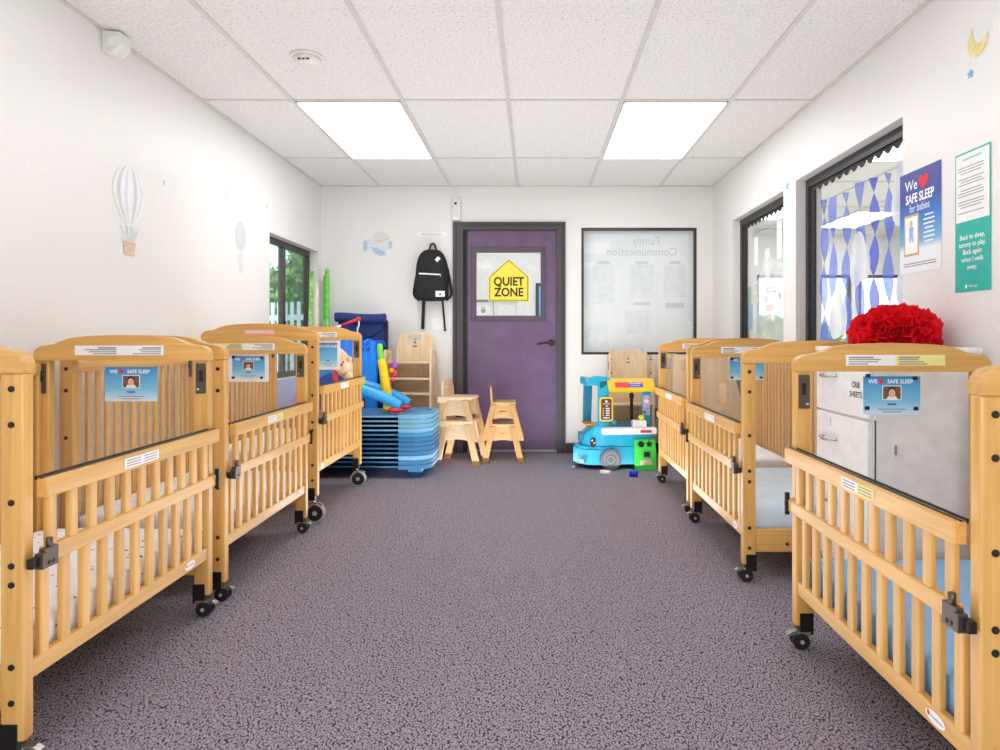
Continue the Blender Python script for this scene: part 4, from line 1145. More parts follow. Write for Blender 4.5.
mb = MB(); mb.tube(smooth_path([(-1.16, 5.28, ZT + .38), (-1.10, 5.285, ZT + .375), (-1.08, 5.29, ZT + .36), (-1.09, 5.29, ZT + .30), (-1.085, 5.29, ZT + .25)], 4), .003, 'toy_red', 6); mb.build('cord', t)
mb = MB(); mb.ball((-1.115, 5.29, ZT + .02), (.05, .06, .02), 'toy_yellow'); mb.build('foot', t)

# purple toy ring, small purple block
mb = MB(); mb.tube([(-1.72 + .062 * math.cos(2 * PI * k / 24), 5.068 + .01 * math.sin(2 * PI * k / 24), ZT + .081 + .062 * math.sin(2 * PI * k / 24)) for k in range(24)], .018, 'toy_lilac', 10, close=True)
tag(mb.build('toy_ring'), 'lilac plastic toy ring standing on the cots behind the tall left crib', 'toy')
t = empty('purple_toy', (-1.345, 5.09, ZT), 'small purple toy clip under the blue gym arch, beside the tall crib', 'toy')
mb = MB(); mb.box(-1.365, -1.35, 5.07, 5.11, ZT, ZT + .10, 'toy_purple'); mb.box(-1.335, -1.32, 5.07, 5.11, ZT, ZT + .09, 'toy_purple'); mb.build('arm', t, bevel=.004, weld=False)
mb = MB(); mb.box(-1.35, -1.335, 5.075, 5.105, ZT + .06, ZT + .085, 'toy_purple'); mb.build('bridge', t, bevel=.004)

# bouncer with plush
t = empty('baby_bouncer', (-1.58, 5.22, ZT), 'dark blue baby bouncer seat with cyan rim on the cots behind the tall crib', 'baby bouncer')
mb = MB()
vs = []; fs = []
for i in range(9):
    for j in range(7):
        a = i / 8; b_ = j / 6 - .5
        x = -1.79 + .36 * a; z = ZT + .13 + .16 * math.sin(a * PI * .62) - .05 * (1 - 4 * b_ * b_); vs.append((x, 5.30 + b_ * .3, z))
for i in range(8):
    for j in range(6): fs.append((i * 7 + j, i * 7 + j + 1, (i + 1) * 7 + j + 1, (i + 1) * 7 + j))
mb.add(vs, fs, 'fabric_royal', True); mb.build('seat', t)
mb = MB(); mb.tube([(-1.79, 5.14, ZT + .12), (-1.66, 5.14, ZT + .25), (-1.52, 5.14, ZT + .335)], .018, 'toy_blue', 10); mb.build('rim', t)
mb = MB(); mb.box(-1.72, -1.43, 5.145, 5.155, ZT + .02, ZT + .30, 'fabric_royal'); mb.build('side_cloth', t, bevel=.003)
for yy in (5.12, 5.44):
    mb = MB(); mb.tube(smooth_path([(-1.76, yy, ZT + .14), (-1.74, yy, ZT + .02), (-1.6, yy, ZT + .012), (-1.46, yy, ZT + .012)]), .012, 'rim_grey', 8); mb.build('leg', t)
t = empty('plush_toy', (-1.42, 5.18, ZT + .3), 'peach plush toy with red nose lying in the blue baby bouncer', 'plush toy')
P0 = Vector((-1.50, 5.08, ZT + .41))
mb = MB(); mb.tube(smooth_path([P0 + Vector((-.05, 0, .02)), P0 + Vector((0, 0, .03)), P0 + Vector((.06, 0, -.02)), P0 + Vector((.12, 0, -.10)), P0 + Vector((.15, 0, -.17))]), [.03 + .05 * math.sin(PI * min(1, (i + 1) / 30)) for i in range(33)], 'plush_peach', 14); bd = mb.build('body', t)
mb = MB(); mb.ball(P0 + Vector((.10, -.05, -.06)), (.055, .045, .05), 'plush_cream'); hd = mb.build('head', t)
mb = MB(); mb.ball(P0 + Vector((.10, -.095, -.04)), .014, 'toy_red'); mb.build('nose', hd)
for q in (-.02, .025):
    mb = MB(); mb.ball(P0 + Vector((.09 + q, -.088, -.02)), .007, 'ink_black', 8, 6); mb.build('eye', hd)
for q in (-.04, .045):
    mb = MB(); mb.ball(P0 + Vector((.10 + q, -.04, .0)), (.02, .014, .022), 'plush_peach', 10, 8); mb.build('ear', hd)
mb = MB(); mb.tube([P0 + Vector((.13, -.05, -.12)), P0 + Vector((.19, -.06, -.16)), P0 + Vector((.225, -.06, -.18))], [.035, .03, .025], 'plush_cream', 12); mb.ball(P0 + Vector((.235, -.06, -.185)), .028, 'toy_green', 10, 8); mb.build('leg', t)
mb = MB(); mb.ball(P0 + Vector((-.05, -.03, -.045)), (.032, .028, .03), 'toy_pink', 12, 8); mb.ball(P0 + Vector((.045, -.05, -.13)), (.022, .02, .05), 'toy_red', 12, 8); mb.build('arm', t)

# blue folded playpen fabric behind the cots
t = empty('folded_playpen', (-1.58, 5.86, 0), 'bright blue fabric playpen folded upright behind the cots', 'playpen')
vs = []; fs = []
nx, nz = 44, 14
for i in range(nx + 1):
    for j in range(nz + 1):
        a = i / nx; b_ = j / nz
        x = -1.83 + .51 * a; z = .02 + 1.0 * b_
        y = 5.74 + .006 * math.sin(a * 9 + b_ * 2) * (1 - b_ * .3) + (.014 * math.sin(a * 60) if b_ > .86 else 0) + .006 * math.sin(b_ * 8)
        if b_ > .88: z += .015 * math.sin(a * 38) * (b_ - .85) * 5
        vs.append((x, y, z))
for i in range(nx):
    for j in range(nz): fs.append((i * (nz + 1) + j, (i + 1) * (nz + 1) + j, (i + 1) * (nz + 1) + j + 1, i * (nz + 1) + j + 1))
k0 = len(vs); vs2 = [(x, y + .06, z) for x, y, z in vs]
mb = MB(); mb.add(vs, fs, 'fabric_blue', True); mb.add(vs2, fs, 'fabric_blue', True); mb.build('front_panel', t, normals=False)
for k in range(3):
    x = -1.34 + k * .018; mb = MB(); mb.tube(smooth_path([(x, 5.815 + k * .012, .80), (x, 5.815 + k * .012, .92), (x + .004, 5.81 + k * .012, .98), (x + .012, 5.84 + k * .012, 1.0), (x + .018, 5.88 + k * .01, .96)]), .016, 'fabric_royal', 10); mb.build('fold', t)
mb = MB()
rnd = random.Random(5)
for k in range(9): mb.ball((-1.46 + .012 * k, 5.745, .985 - .01 * abs(k - 4) + rnd.uniform(-.01, .01)), (.016, .014, .026), 'fabric_royal' if k % 2 else 'fabric_blue', 8, 6)
mb.build('gathered_edge', t, weld=False)

# navy folded canvas behind
t = empty('navy_canvas_carrier', (-1.54, 6.06, 0), 'navy canvas carrier with rolled top standing in the left back corner', 'carrier')
mb = MB(); mb.prism([(-.23, .03), (.215, .03), (.215, 1.22), (-.21, 1.22)], (-1.515, 6.05, -.03), (1, 0, 0), (0, 0, 1), (0, .09, 0), 'fabric_navy'); bdy = mb.build('body', t, bevel=.01)
mb = MB(); mb.tube(smooth_path([(-1.74, 6.02, 1.215), (-1.68, 6.02, 1.217), (-1.52, 6.02, 1.205), (-1.38, 6.02, 1.203), (-1.30, 6.02, 1.208)]), .042, 'fabric_navy', 14); mb.build('rolled_top', t)
mb = MB(); mb.prism([(-.21, 1.21), (.2, 1.20), (.15, 1.13), (.05, 1.07), (-.08, 1.05), (-.2, 1.09)], (-1.505, 6.045, -.035), (1, 0, 0), (0, 0, 1), (0, -.012, 0), 'fabric_navy'); mb.build('flap', t, bevel=.004)
mb = MB(); mb.tube([(-1.30, 6.04, 0), (-1.30, 6.04, 1.19)], .012, 'fabric_black', 8); mb.build('side_bar', t)

# red and white stick
t = empty('toy_wand', (-1.52, 5.72, 1.02), 'red and white toy stick with dangling string, in front of the navy canvas', 'toy')
A = Vector((-1.84, 5.70, 1.045)); B = Vector((-1.475, 5.78, 1.194))
mb = MB(); mb.cyl(A.lerp(B, .0), A.lerp(B, .62), .011, 'ink_white'); mb.build('white_section', t)
mb = MB(); mb.cyl(A.lerp(B, .62), B, .013, 'toy_red'); mb.ball(B, .02, 'toy_red', 10, 8); mb.build('red_tip', t)
mb = MB(); mb.tube(smooth_path([B, B + Vector((.004, -.01, -.05)), B + Vector((-.008, -.01, -.10)), B + Vector((.0, -.01, -.20))]), .006, 'ink_white', 8); mb.build('string', t)

# wrapping-paper style rolls in the left corner
def roll(p0, p1, r, mat, cap, label, grp='tall paper rolls in the left corner'):
    t = empty('paper_roll', p0, label, 'paper roll', grp)
    p0 = Vector(p0); p1 = Vector(p1); d = (p1 - p0).normalized()
    mb = MB(); mb.cyl(p0, p1, r, mat, n=18); mb.build('sheet', t)
    mb = MB(); mb.cyl(p1, p1 + d * .012, r * .62, cap, n=14); mb.build('core', t)
    return t
roll((-1.88, 5.70, 0), (-1.87, 5.78, 1.60), .018, 'roll_green', 'roll_cream', 'tall patterned green paper roll, leftmost in the corner')
roll((-1.87, 5.92, 0), (-1.85, 5.84, 1.50), .020, 'roll_cream', 'roll_cream', 'plain cream paper roll leaning between two green rolls')
t = roll((-1.81, 6.04, 0), (-1.812, 6.02, 1.63), .018, 'roll_lime', 'roll_lime', 'bright lime green paper roll, rightmost in the corner')
t = roll((-1.87, 6.10, 0), (-1.85, 6.09, 1.58), .018, 'roll_lime', 'roll_green', 'dark-tipped lime paper roll behind the cream roll')
mb = MB(); mb.cyl((-1.769, 5.985, 1.17), (-1.772, 5.985, 1.23), .02, 'toy_red'); mb.cyl((-1.772, 5.985, 1.23), (-1.772, 5.985, 1.25), .014, 'ink_black')
tt = mb.build('red_tip', None) if False else None

# ------------------------------------------------------------------ toy food truck
TL = (.335, 5.375, 0); TA = math.radians(5)
m = rotmap(TL, TA)
t = empty('toy_food_truck', (.7, 5.55, 0), 'bright blue plastic toy food truck with yellow awning by the back wall', 'toy truck')
LEN, DEP = .60, .36
# lower body with nose (x = 0 front, y = 0 camera side)
mb = MB(m)
# the nose bows outward: plan outline
plan = [(.20, 0), (LEN, 0), (LEN, DEP), (.20, DEP), (.08, DEP - .02), (.03, DEP - .08), (.012, DEP / 2), (.03, .08), (.08, .02)]
mb.prism(plan, (0, 0, .035), (1, 0, 0), (0, 1, 0), (0, 0, .145), 'truck_blue')
hood = [(.22, .006), (LEN, .006), (LEN, DEP - .006), (.22, DEP - .006), (.10, DEP - .02), (.06, DEP - .09), (.05, DEP / 2), (.06, .09), (.10, .02)]
n = len(hood)
low = [(x, y, .18) for x, y in hood]; mid = [(x + (.02 if x < .2 else 0), y, .27) for x, y in hood]; up_ = [(max(x, .13) + (.0 if x > .2 else .015), y, .335) for x, y in hood]
vs = low + mid + up_; fs = []
for i in range(2):
    for k in range(n): fs.append((i * n + k, i * n + (k + 1) % n, (i + 1) * n + (k + 1) % n, (i + 1) * n + k))
fs += [tuple(range(n)), tuple(range(2 * n, 3 * n))]
mb.add(vs, fs, 'truck_blue'); body = mb.build('body', t, bevel=.008, weld=False)
mb = MB(m)
bplan = [(.215, -.012), (.22, .0), (.10, .012), (.045, .075), (.028, DEP / 2), (.045, DEP - .075), (.10, DEP - .012), (.20, DEP), (.20, DEP + .012), (.085, DEP), (.02, DEP - .08), (-.002, DEP / 2), (.02, .08), (.085, 0), (.12, -.012)]
mb.prism(bplan, (0, 0, .04), (1, 0, 0), (0, 1, 0), (0, 0, .12), 'truck_blue'); mb.build('bumper', t, bevel=.008)
mb = MB(m)
for q in range(6): mb.box(.048, .08, .10 + q * .028, .118 + q * .028, .20, .27, 'truck_teal')
mb.build('grille', t, bevel=.003, weld=False)
# headlight with eye
mb = MB(m); mb.prism(rrect(.042, .075, .018), (.128, .006, .215), (1, 0, 0), (0, 0, 1), (0, -.006, 0), 'ink_black'); hl = mb.build('headlight', t, bevel=.002)
mb = MB(m); mb.flat(oval(.012, .014, -.006, .016), (.128, -.001, .215), (1, 0, 0), (0, 0, 1), 'ink_white'); mb.flat(oval(.010, .012, .01, -.004), (.128, -.001, .215), (1, 0, 0), (0, 0, 1), 'ball_lime'); mb.build('eye_dots', hl)  # white and lime dots on the black headlight
mb = MB(m); mb.box(.04, .075, -.0, .006, .085, .11, 'truck_teal'); mb.box(.028, .058, .01, .05, .055, .085, 'sticker_lilac'); mb.build('plate', t)
# wheel
mb = MB(m); mb.cyl((.262, .0, .083), (.262, -.045, .083), .083, 'truck_grey', n=36); wl = mb.build('wheel', t, bevel=.006)
mb = MB(m)
for rr, mt in ((.058, 'truck_grey_light'), (.052, 'truck_grey'), (.03, 'truck_grey_light'), (.024, 'truck_grey')):
    mb.flat(oval(2 * rr, 2 * rr, n=28), (.262, -.0452 - (.06 - rr) * .04, .083), (1, 0, 0), (0, 0, 1), mt)
mb.build('hubcap', wl)
mb = MB(m); mb.cyl((.262, DEP, .083), (.262, DEP + .03, .083), .083, 'truck_grey', n=28); mb.build('wheel', t, bevel=.006)
# cab posts and roof
def post(x0, x1, y0, y1, lean, mat, name):
    mb = MB(m)
    vs = [(x0, y0, .33), (x1, y0, .33), (x1, y1, .33), (x0, y1, .33), (x0 + lean, y0, .70), (x1 + lean, y0, .70), (x1 + lean, y1, .70), (x0 + lean, y1, .70)]
    mb.add(vs, [(0, 1, 2, 3), (4, 5, 6, 7), (0, 1, 5, 4), (1, 2, 6, 5), (2, 3, 7, 6), (3, 0, 4, 7)], mat); return mb.build(name, t, bevel=.006)
post(.175, .255, .0, .06, 0, 'truck_blue', 'window_post')
post(.10, .165, DEP - .07, DEP - .01, .01, 'truck_teal', 'window_post')
post(.535, .60, .05, .09, 0, 'truck_blue', 'window_post')
mb = MB(m); mb.prism([(.075, .655), (.10, .72), (.16, .735), (.26, .725), (.275, .64), (.235, .66), (.19, .62), (.17, .655), (.13, .665)], (0, .0, 0), (1, 0, 0), (0, 0, 1), (0, .075, 0), 'truck_blue'); mb.build('roof_corner', t, bevel=.008)
mb = MB(m); mb.box(.08, .14, .07, DEP - .01, .655, .715, 'truck_blue'); mb.box(.085, .115, .02, .07, .665, .71, 'sticker_lilac'); mb.build('roof_bar', t, bevel=.008, weld=False)
mb = MB(m); mb.box(.085, .16, .10, DEP - .03, .335, .345, 'truck_orange'); mb.build('dashboard', t)
# awning
mb = MB(m)
aw = [(-.075, .615), (-.07, .635), (0.0, .70), (.06, .715), (.06, .69), (0.0, .675)]
mb.prism(aw, (.24, 0, 0), (0, 1, 0), (0, 0, 1), (.37, 0, 0), 'truck_yellow'); mb.box(.24, .61, .05, .08, .60, .70, 'truck_yellow'); awn = mb.build('awning', t, bevel=.006, weld=False)
mb = MB(m); u = Vector((1, 0, 0)); v = Vector((0, .7, .65)).normalized(); o = Vector((.0, -.037, .666))
mb.flat(rect(.11, .055, .35, 0), o, u, v, 'toy_red', off=.003); mb.flat(rect(.11, .05, .46, 0), o, u, v, 'cup_blue', off=.003); mb.flat(rect(.10, .014, .455, .012), o, u, v, 'sticker_lilac', off=.0035); mb.flat(rect(.08, .008, .455, -.01), o, u, v, 'sticker_lilac', off=.0035)
mb.build('awning_sticker', awn)
# menu
mb = MB(m); mb.prism(rrect(.105, .19, .02), (.232, -.004, .475), (1, 0, 0), (0, 0, 1), (0, -.008, 0), 'toy_yellow'); mn = mb.build('menu_board', t, bevel=.003)
mb = MB(m); o = Vector((.232, -.0125, .475)); mb.flat(rrect(.085, .165, .014), o, *BW, 'menu_brown')
mb.flat(oval(.022, .016, 0, .062), o, *BW, 'ink_white', off=.0006); mb.flat(rect(.06, .008, 0, .044), o, *BW, 'truck_orange', off=.0006); mb.flat(oval(.02, .014, .004, .026), o, *BW, 'star_blue', off=.0006)
for q in range(5):
    mb.flat(rect(.03, .005, .01, .008 - q * .014), o, *BW, 'ink_white', off=.0006); mb.flat(rect(.012, .006, -.024, .008 - q * .014), o, *BW, 'photo_skin', off=.0006)
mb.flat(rect(.05, .014, 0, -.067), o, *BW, 'sticker_lilac', off=.0006); mb.build('menu_print', mn)
# decal on right post
mb = MB(m); o = Vector((.567, .049, .50)); mb.flat(rrect(.06, .16, .01), o, *BW, 'sticker_lilac', off=.0006); mb.flat(star(.026, .0, .03), o, *BW, 'ink_white', off=.001); mb.flat(oval(.03, .02, .008, -.03), o, *BW, 'print_grey', off=.001); mb.flat(oval(.024, .02, -.012, -.055), o, *BW, 'cup_blue', off=.001); mb.build('post_sticker', t)
# counter
mb = MB(m)
mb.prism([(.19, 0), (.62, 0), (.62, .13), (.24, .13), (.19, .06)], (0, -.085, .285), (1, 0, 0), (0, 1, 0), (0, 0, .048), 'truck_white'); cn = mb.build('counter', t, bevel=.008)
mb = MB(m); o = Vector((.53, -.0855, .308)); mb.flat(rect(.09, .022), o, *BW, 'toy_red', off=.0006); mb.flat(rect(.03, .014, .01), o, *BW, 'toy_purple', off=.001); mb.flat(rect(.035, .02, -.075), o, *BW, 'star_yellow', off=.0006); mb.build('counter_sticker', cn)
mb = MB(m); mb.box(.44, .55, -.03, .05, .334, .385, 'truck_white'); mb.build('till', t, bevel=.008)
mb = MB(m); mb.box(.30, LEN, .006, DEP - .01, .335, .34, 'truck_teal'); mb.build('inner_deck', t)
# green sorter
mb = MB(m)
mb.prism([(-.06, 0), (.006, 0), (.006, .235), (-.02, .235), (-.05, .165), (-.06, .05)], (.455, 0, .0), (0, 1, 0), (0, 0, 1), (.165, 0, 0), 'truck_green'); gs = mb.build('shape_sorter', t, bevel=.006)
mb = MB(m); o = Vector((.5375, -.033, .20)); v = Vector((0, .37, .93)).normalized(); u = Vector((1, 0, 0))
mb.flat(oval(.05, .05, -.034, 0), o, u, v, 'ink_black', off=.004); mb.build('round_hole', gs)
mb = MB(m); mb.flat(star(.03, .03, 0, .55), o, u, v, 'ink_black', off=.004); mb.build('star_hole', gs); mb = MB(m)
o = Vector((.5375, -.0545, .125)); mb.flat(rect(.055, .045, .006, 0), o, u, (0, 0, 1), 'truck_grey', off=.006); mb.flat(rect(.045, .036, .006, 0), o, u, (0, 0, 1), 'ink_black', off=.0066); mb.flat(rect(.09, .04, 0, -.062), o, u, (0, 0, 1), 'decal_tan', off=.008)
mb.build('hatch', gs)
mb = MB(); mb.ball(m(.515, .0, .385 + .0225), (.026, .026, .022), 'ball_lime'); tag(mb.build('toy_ball'), 'small lime toy ball on the white truck counter', 'toy')
mb = MB(); mb.ball(m(.295, .02, .365), (.028, .02, .024), 'truck_blue'); tag(mb.build('toy_bell'), 'small blue toy knob at the left end of the truck counter', 'toy')
# things on the carpet
mb = MB(); mb.prism(oval(.085, .045, n=16), (.545, 5.26, .0), (.92, -.4, 0), (.4, .92, 0), (0, 0, .02), 'ink_white'); tag(mb.build('toy_shoe', bevel=.006), 'small white toy piece on the carpet below the truck wheel', 'toy')
t = empty('toy_cup', (.745, 5.13, 0), 'small deep blue toy cup lying on the carpet before the green sorter', 'toy')
mb = MB(); mb.tube([(.715, 5.13, .026), (.775, 5.12, .024)], [.026, .022], 'cup_blue', 18); mb.build('cup_body', t)
mb = MB(); mb.tube([(.715 + .0, 5.13 + .027 * math.cos(2 * PI * k / 18), .0285 + .027 * math.sin(2 * PI * k / 18)) for k in range(18)], .0015, 'cup_blue', 6, close=True); mb.build('rim', t)
mb = MB(); mb.ball((.315, 5.47, .008), (.014, .01, .008), 'ink_white', 8, 6, .2); tag(mb.build('paper_scrap'), 'tiny white scrap on the carpet left of the truck', 'scrap')

# ------------------------------------------------------------------ right window decorations
def border(Wn, name, label):
    """scalloped black paper trim along the head and far jamb of the glass"""
    mb = MB(); x = PX - .010
    a0, a1 = Wn[0] + .05, Wn[1] - .05; zt = Wn[3] - .050
    n = int((a1 - a0) / .085) * 6
    pts = [(a0, zt + .03), (a1, zt + .03)]
    low = [(a0 + (a1 - a0) * k / n, zt - .018 - .024 * abs(math.sin(PI * k / 6))) for k in range(n + 1)]
    mb.flat([(-p[0], p[1]) for p in pts + low[::-1]], (x, 0, 0), (0, -1, 0), (0, 0, 1), 'border_black')
    z0 = Wn[2] + .05
    n = int((zt - .028 - z0) / .06) * 6
    e = [(a1 - .035 - .018 * abs(math.sin(PI * k / 6)), z0 + (zt - .028 - z0) * k / n) for k in range(n + 1)]
    mb.flat([(-p[0], p[1]) for p in [(a1, z0)] + e + [(a1, zt - .028)]], (x, 0, 0), (0, -1, 0), (0, 0, 1), 'border_black')
    return tag(mb.build(name), label, 'border trim', 'scalloped black window borders')
border(W2, 'scalloped_border', 'black scalloped paper border around the glass with blue streamers')
border(W1, 'scalloped_border', 'black scalloped paper border around the far glass with star papers')

def streamer(y, w, z0, z1, turns, ph, mat, label):
    """twisted crepe ribbon hung on the outer face of the glass"""
    n = 60; vs = []; fs = []
    for k in range(n + 1):
        z = z1 + (z0 - z1) * k / n; a = ph + turns * PI * k / n
        c, s_ = math.cos(a), math.sin(a)
        yy = y + .008 * math.sin(k * .2 + ph)
        vs += [(PX + .035 + .018 * s_, yy - w / 2 * c, z), (PX + .035 - .018 * s_, yy + w / 2 * c, z)]
    for k in range(n): fs.append((2 * k, 2 * k + 1, 2 * k + 3, 2 * k + 2))
    mb = MB(); mb.add(vs, fs, mat, True)
    return tag(mb.build('paper_streamer', normals=False), label, 'streamer', 'twisted blue crepe streamers on the right window')
SY = [4.09, 3.97, 3.80, 3.64, 3.49, 3.345, 3.20, 3.09]
on = ['first', 'second', 'third', 'fourth', 'fifth', 'sixth', 'seventh', 'eighth']
for k, y in enumerate(SY):
    streamer(y, .078, .97, 1.86 - .01 * (k % 3), (3.1, 2.4, 3.6, 2.8, 4.1, 3.0, 3.7, 3.0)[k], (1.3, .2, 1.5, .9, 1.2, 1.6, .5, 1.0)[k], 'streamer_dark' if k in (4, 6) else 'streamer_blue', 'twisted blue crepe streamer on the right window, %s counting from its far side' % on[k])
def cloud(y, z, s, label, x=PX + .012):
    pts = []
    for k in range(36):
        a = 2 * PI * k / 36; r = s * (.82 + .36 * abs(math.cos(1.5 * a + .5))); pts.append((-y + r * .85 * math.cos(a), z + r * 1.1 * math.sin(a)))
    mb = MB(); mb.flat(pts, (x, 0, 0), (0, -1, 0), (0, 0, 1), 'cloud_paper')
    tag(mb.build('paper_cloud'), label, 'paper cutout', 'white paper clouds on the right window')
cloud(3.60, 1.44, .12, 'white paper cloud in the middle of the streamers on the right window')
cloud(3.86, 1.16, .12, 'white paper cloud low at the far side of the streamer window')
cloud(3.16, 1.70, .13, 'white paper cloud at top near side of the streamer window')
cloud(3.14, 1.30, .11, 'white paper cloud low at the near side of the streamer window')

# star papers on the far right window (white translucent sheet with faded letters and stars)
t = empty('window_paper', (PX + .02, 5.0, .95), 'large translucent white paper with faded pink stars covering the far right window', 'paper display')
a0, a1 = W1[0] + .052, W1[1] - .052
o = Vector((PX + .02, 0, 0))
mb = MB(); mb.flat([(-a1, .955), (-a0, .955), (-a0, 1.52), (-(a0 + .35), 1.57), (-(a0 + .6), 1.66), (-(a1 - .25), 1.47), (-a1, 1.42)], o, *RW, 'film_white'); mb.build('sheet', t)
mb = MB(); o2 = o + Vector((-.003, 0, 0))
mb.text('Little', (PX + .017, 4.95, 1.39), (0, 1, 0), (0, 0, 1), .10, 'star_pink', off=-.001, bold=.03); mb.text('Stars', (PX + .017, 4.97, 1.26), (0, 1, 0), (0, 0, 1), .09, 'star_pink', off=-.001, bold=.03)
mb.build('mirrored_lettering', t)
mb = MB()
for y, z, r, c_ in ((4.78, 1.33, .05, 'star_pink'), (4.98, 1.19, .05, 'star_pink'), (5.06, 1.32, .045, 'star_pink'), (5.25, 1.05, .04, 'star_yellow'), (4.62, 1.15, .04, 'star_blue'), (5.3, 1.37, .06, 'star_yellow'), (4.6, 1.4, .03, 'star_pink'), (5.1, 1.07, .03, 'star_yellow')):
    mb.flat(star(r, -y, z), o2, *RW, c_)
mb.flat(rect(.1, .2, -5.42, 1.2), o2, *RW, 'star_blue'); mb.flat(rect(.06, .12, -5.44, 1.38), o2, *RW, 'star_green')
mb.build('star_cutout', t)
for k, (y, z, w_, h_) in enumerate(((5.28, 1.70, .09, .22), (5.03, 1.56, .10, .26), (4.78, 1.72, .10, .26), (4.52, 1.62, .08, .3))):
    mb = MB(); mb.flat(rect(w_, h_, -y, z), (PX + .014, 0, 0), *RW, 'cloud_paper')
    tag(mb.build('paper_strip'), 'white paper strip high on the far right window, %s from its far side' % on[k], 'paper cutout', 'white paper strips on the far window')

# ------------------------------------------------------------------ neighbouring room through the right windows
NX0, NX1, NY0, NY1 = XR + .16, 6.2, 1.0, 9.4
mb = MB(); mb.box(NX0, NX1, NY0, NY1, -.1, 0, 'far_floor'); struct(mb, 'floor_next_room')
mb = MB(); mb.box(NX0, NX1, NY0, NY1, ZC + .05, ZC + .15, 'ceiling_tile'); c2 = struct(mb, 'ceiling_next_room')
mb = MB()
for x in (2.4, 3.0, 3.6, 4.2, 4.8, 5.4): mb.box(x - .012, x + .012, NY0, NY1, ZC + .042, ZC + .051, 'grid_white')
for y in (2.6, 3.8, 5.0, 6.2, 7.4, 8.6): mb.box(NX0, NX1, y - .012, y + .012, ZC + .042, ZC + .051, 'grid_white')
struct(mb, 'ceiling_grid', c2, weld=False)
wall('wall_next_room_far', 'y', NY1, NY1 + .15, NX0, NX1, 0, ZC + .15, [(3.05, 4.35, .9, 1.9), (4.45, 5.8, .9, 1.9)], 'far_wall')
wall('wall_next_room_side', 'x', NX1, NX1 + .15, NY0, NY1, 0, ZC + .15, [(4.5, 6.5, .9, 1.9)], 'far_wall')
wall('wall_next_room_near', 'y', NY0 - .15, NY0, NX0, NX1, 0, ZC + .15, [], 'far_wall')
for nm, u0, u1 in (('window_6', 3.05, 4.35), ('window_7', 4.45, 5.8)):
    f = win_frame(nm, 'y', NY1 + .03, NY1 + .08, u0, u1, .9, 1.9, .04, 'bronze_frame', mull=((u0 + u1) / 2,)); pane(f, 'y', NY1 + .05, u0 + .04, u1 - .04, .94, 1.86, 'glass')
for k, (x, y) in enumerate(((2.35, 4.3), (2.35, 7.0), (3.55, 5.0), (3.55, 7.6), (4.75, 5.6), (2.95, 2.4))):
    t = empty('ceiling_light', (x + .3, y + .6, ZC + .04), 'glowing ceiling panel in the next room, seen through the right windows', 'light', 'ceiling lights of the next room')
    mb = MB(); mb.box(x + .06, x + .54, y + .05, y + 1.15, ZC + .038, ZC + .044, 'far_diffuser'); mb.build('diffuser', t)
    mb = MB()
    for a, b, c_, d in ((x + .03, x + .57, y + .03, y + .05), (x + .03, x + .57, y + 1.15, y + 1.17), (x + .03, x + .06, y + .05, y + 1.15), (x + .54, x + .57, y + .05, y + 1.15)): mb.box(a, b, c_, d, ZC + .036, ZC + .05, 'grid_white')
    mb.build('light_frame', t, weld=False)
# red and white counter strip of the next room
t = empty('low_shelf', (3.9, 9.2, 0), 'low white shelf under the far window of the next room', 'shelf')
mb = MB(); mb.box(2.9, 4.9, 9.02, 9.38, .84, .88, 'cabinet_white'); mb.build('top', t)
for x in (2.92, 3.9, 4.86):
    mb = MB(); mb.box(x, x + .03, 9.04, 9.38, 0, .84, 'cabinet_white'); mb.build('upright', t)

# corridor behind the purple door
CY = YB + .16
mb = MB(); mb.box(-1.3, 1.6, CY, 8.6, -.1, 0, 'far_floor'); struct(mb, 'floor_corridor')
mb = MB(); mb.box(-1.3, 1.6, CY, 8.6, ZC + .1, ZC + .2, 'far_wall'); struct(mb, 'ceiling_corridor')
wall('wall_corridor_back', 'y', 8.6, 8.7, -1.3, 1.6, 0, ZC + .1, [], 'far_wall')
wall('wall_corridor_left', 'x', -1.4, -1.3, CY, 8.7, 0, ZC + .1, [], 'far_wall')
wall('wall_corridor_right', 'x', 1.6, 1.7, CY, 8.7, 0, ZC + .1, [], 'far_wall')
t = empty('ceiling_light', (-.3, 7.4, ZC + .08), 'unseen corridor ceiling light above the view through the purple door glass', 'light')
mb = MB(); mb.box(-.9, .3, 7.1, 7.7, ZC + .08, ZC + .09, 'far_diffuser'); mb.build('diffuser', t)  # out of view, lights the corridor behind the door
mb = MB(); mb.box(-.93, .33, 7.07, 7.73, ZC + .09, ZC + .1, 'grid_white'); mb.build('light_frame', t)
t = empty('corridor_door', (.19, 8.58, 0), 'dark framed doorway with blue panel at the end of the corridor', 'door panel')
mb = MB(); mb.box(.02, .42, 8.575, 8.6, 0, 1.72, 'dark_frame'); mb.build('frame', t)
mb = MB(); mb.box(.06, .38, 8.57, 8.575, .03, 1.68, 'glove_blue'); mb.build('panel', t)
t = empty('storage_cabinet', (-.4, 7.7, 0), 'white storage cabinet in the corridor behind the purple door', 'cabinet')
mb = MB(); mb.box(-.85, .0, 7.5, 7.9, 0, 1.20, 'cabinet_white'); mb.build('carcass', t, bevel=.004)
mb = MB(); mb.box(-.83, -.43, 7.485, 7.5, .05, 1.17, 'cabinet_white'); mb.build('door', t, bevel=.003)
mb = MB(); mb.box(-.42, -.02, 7.485, 7.5, .05, 1.17, 'cabinet_white'); mb.build('door', t, bevel=.003)
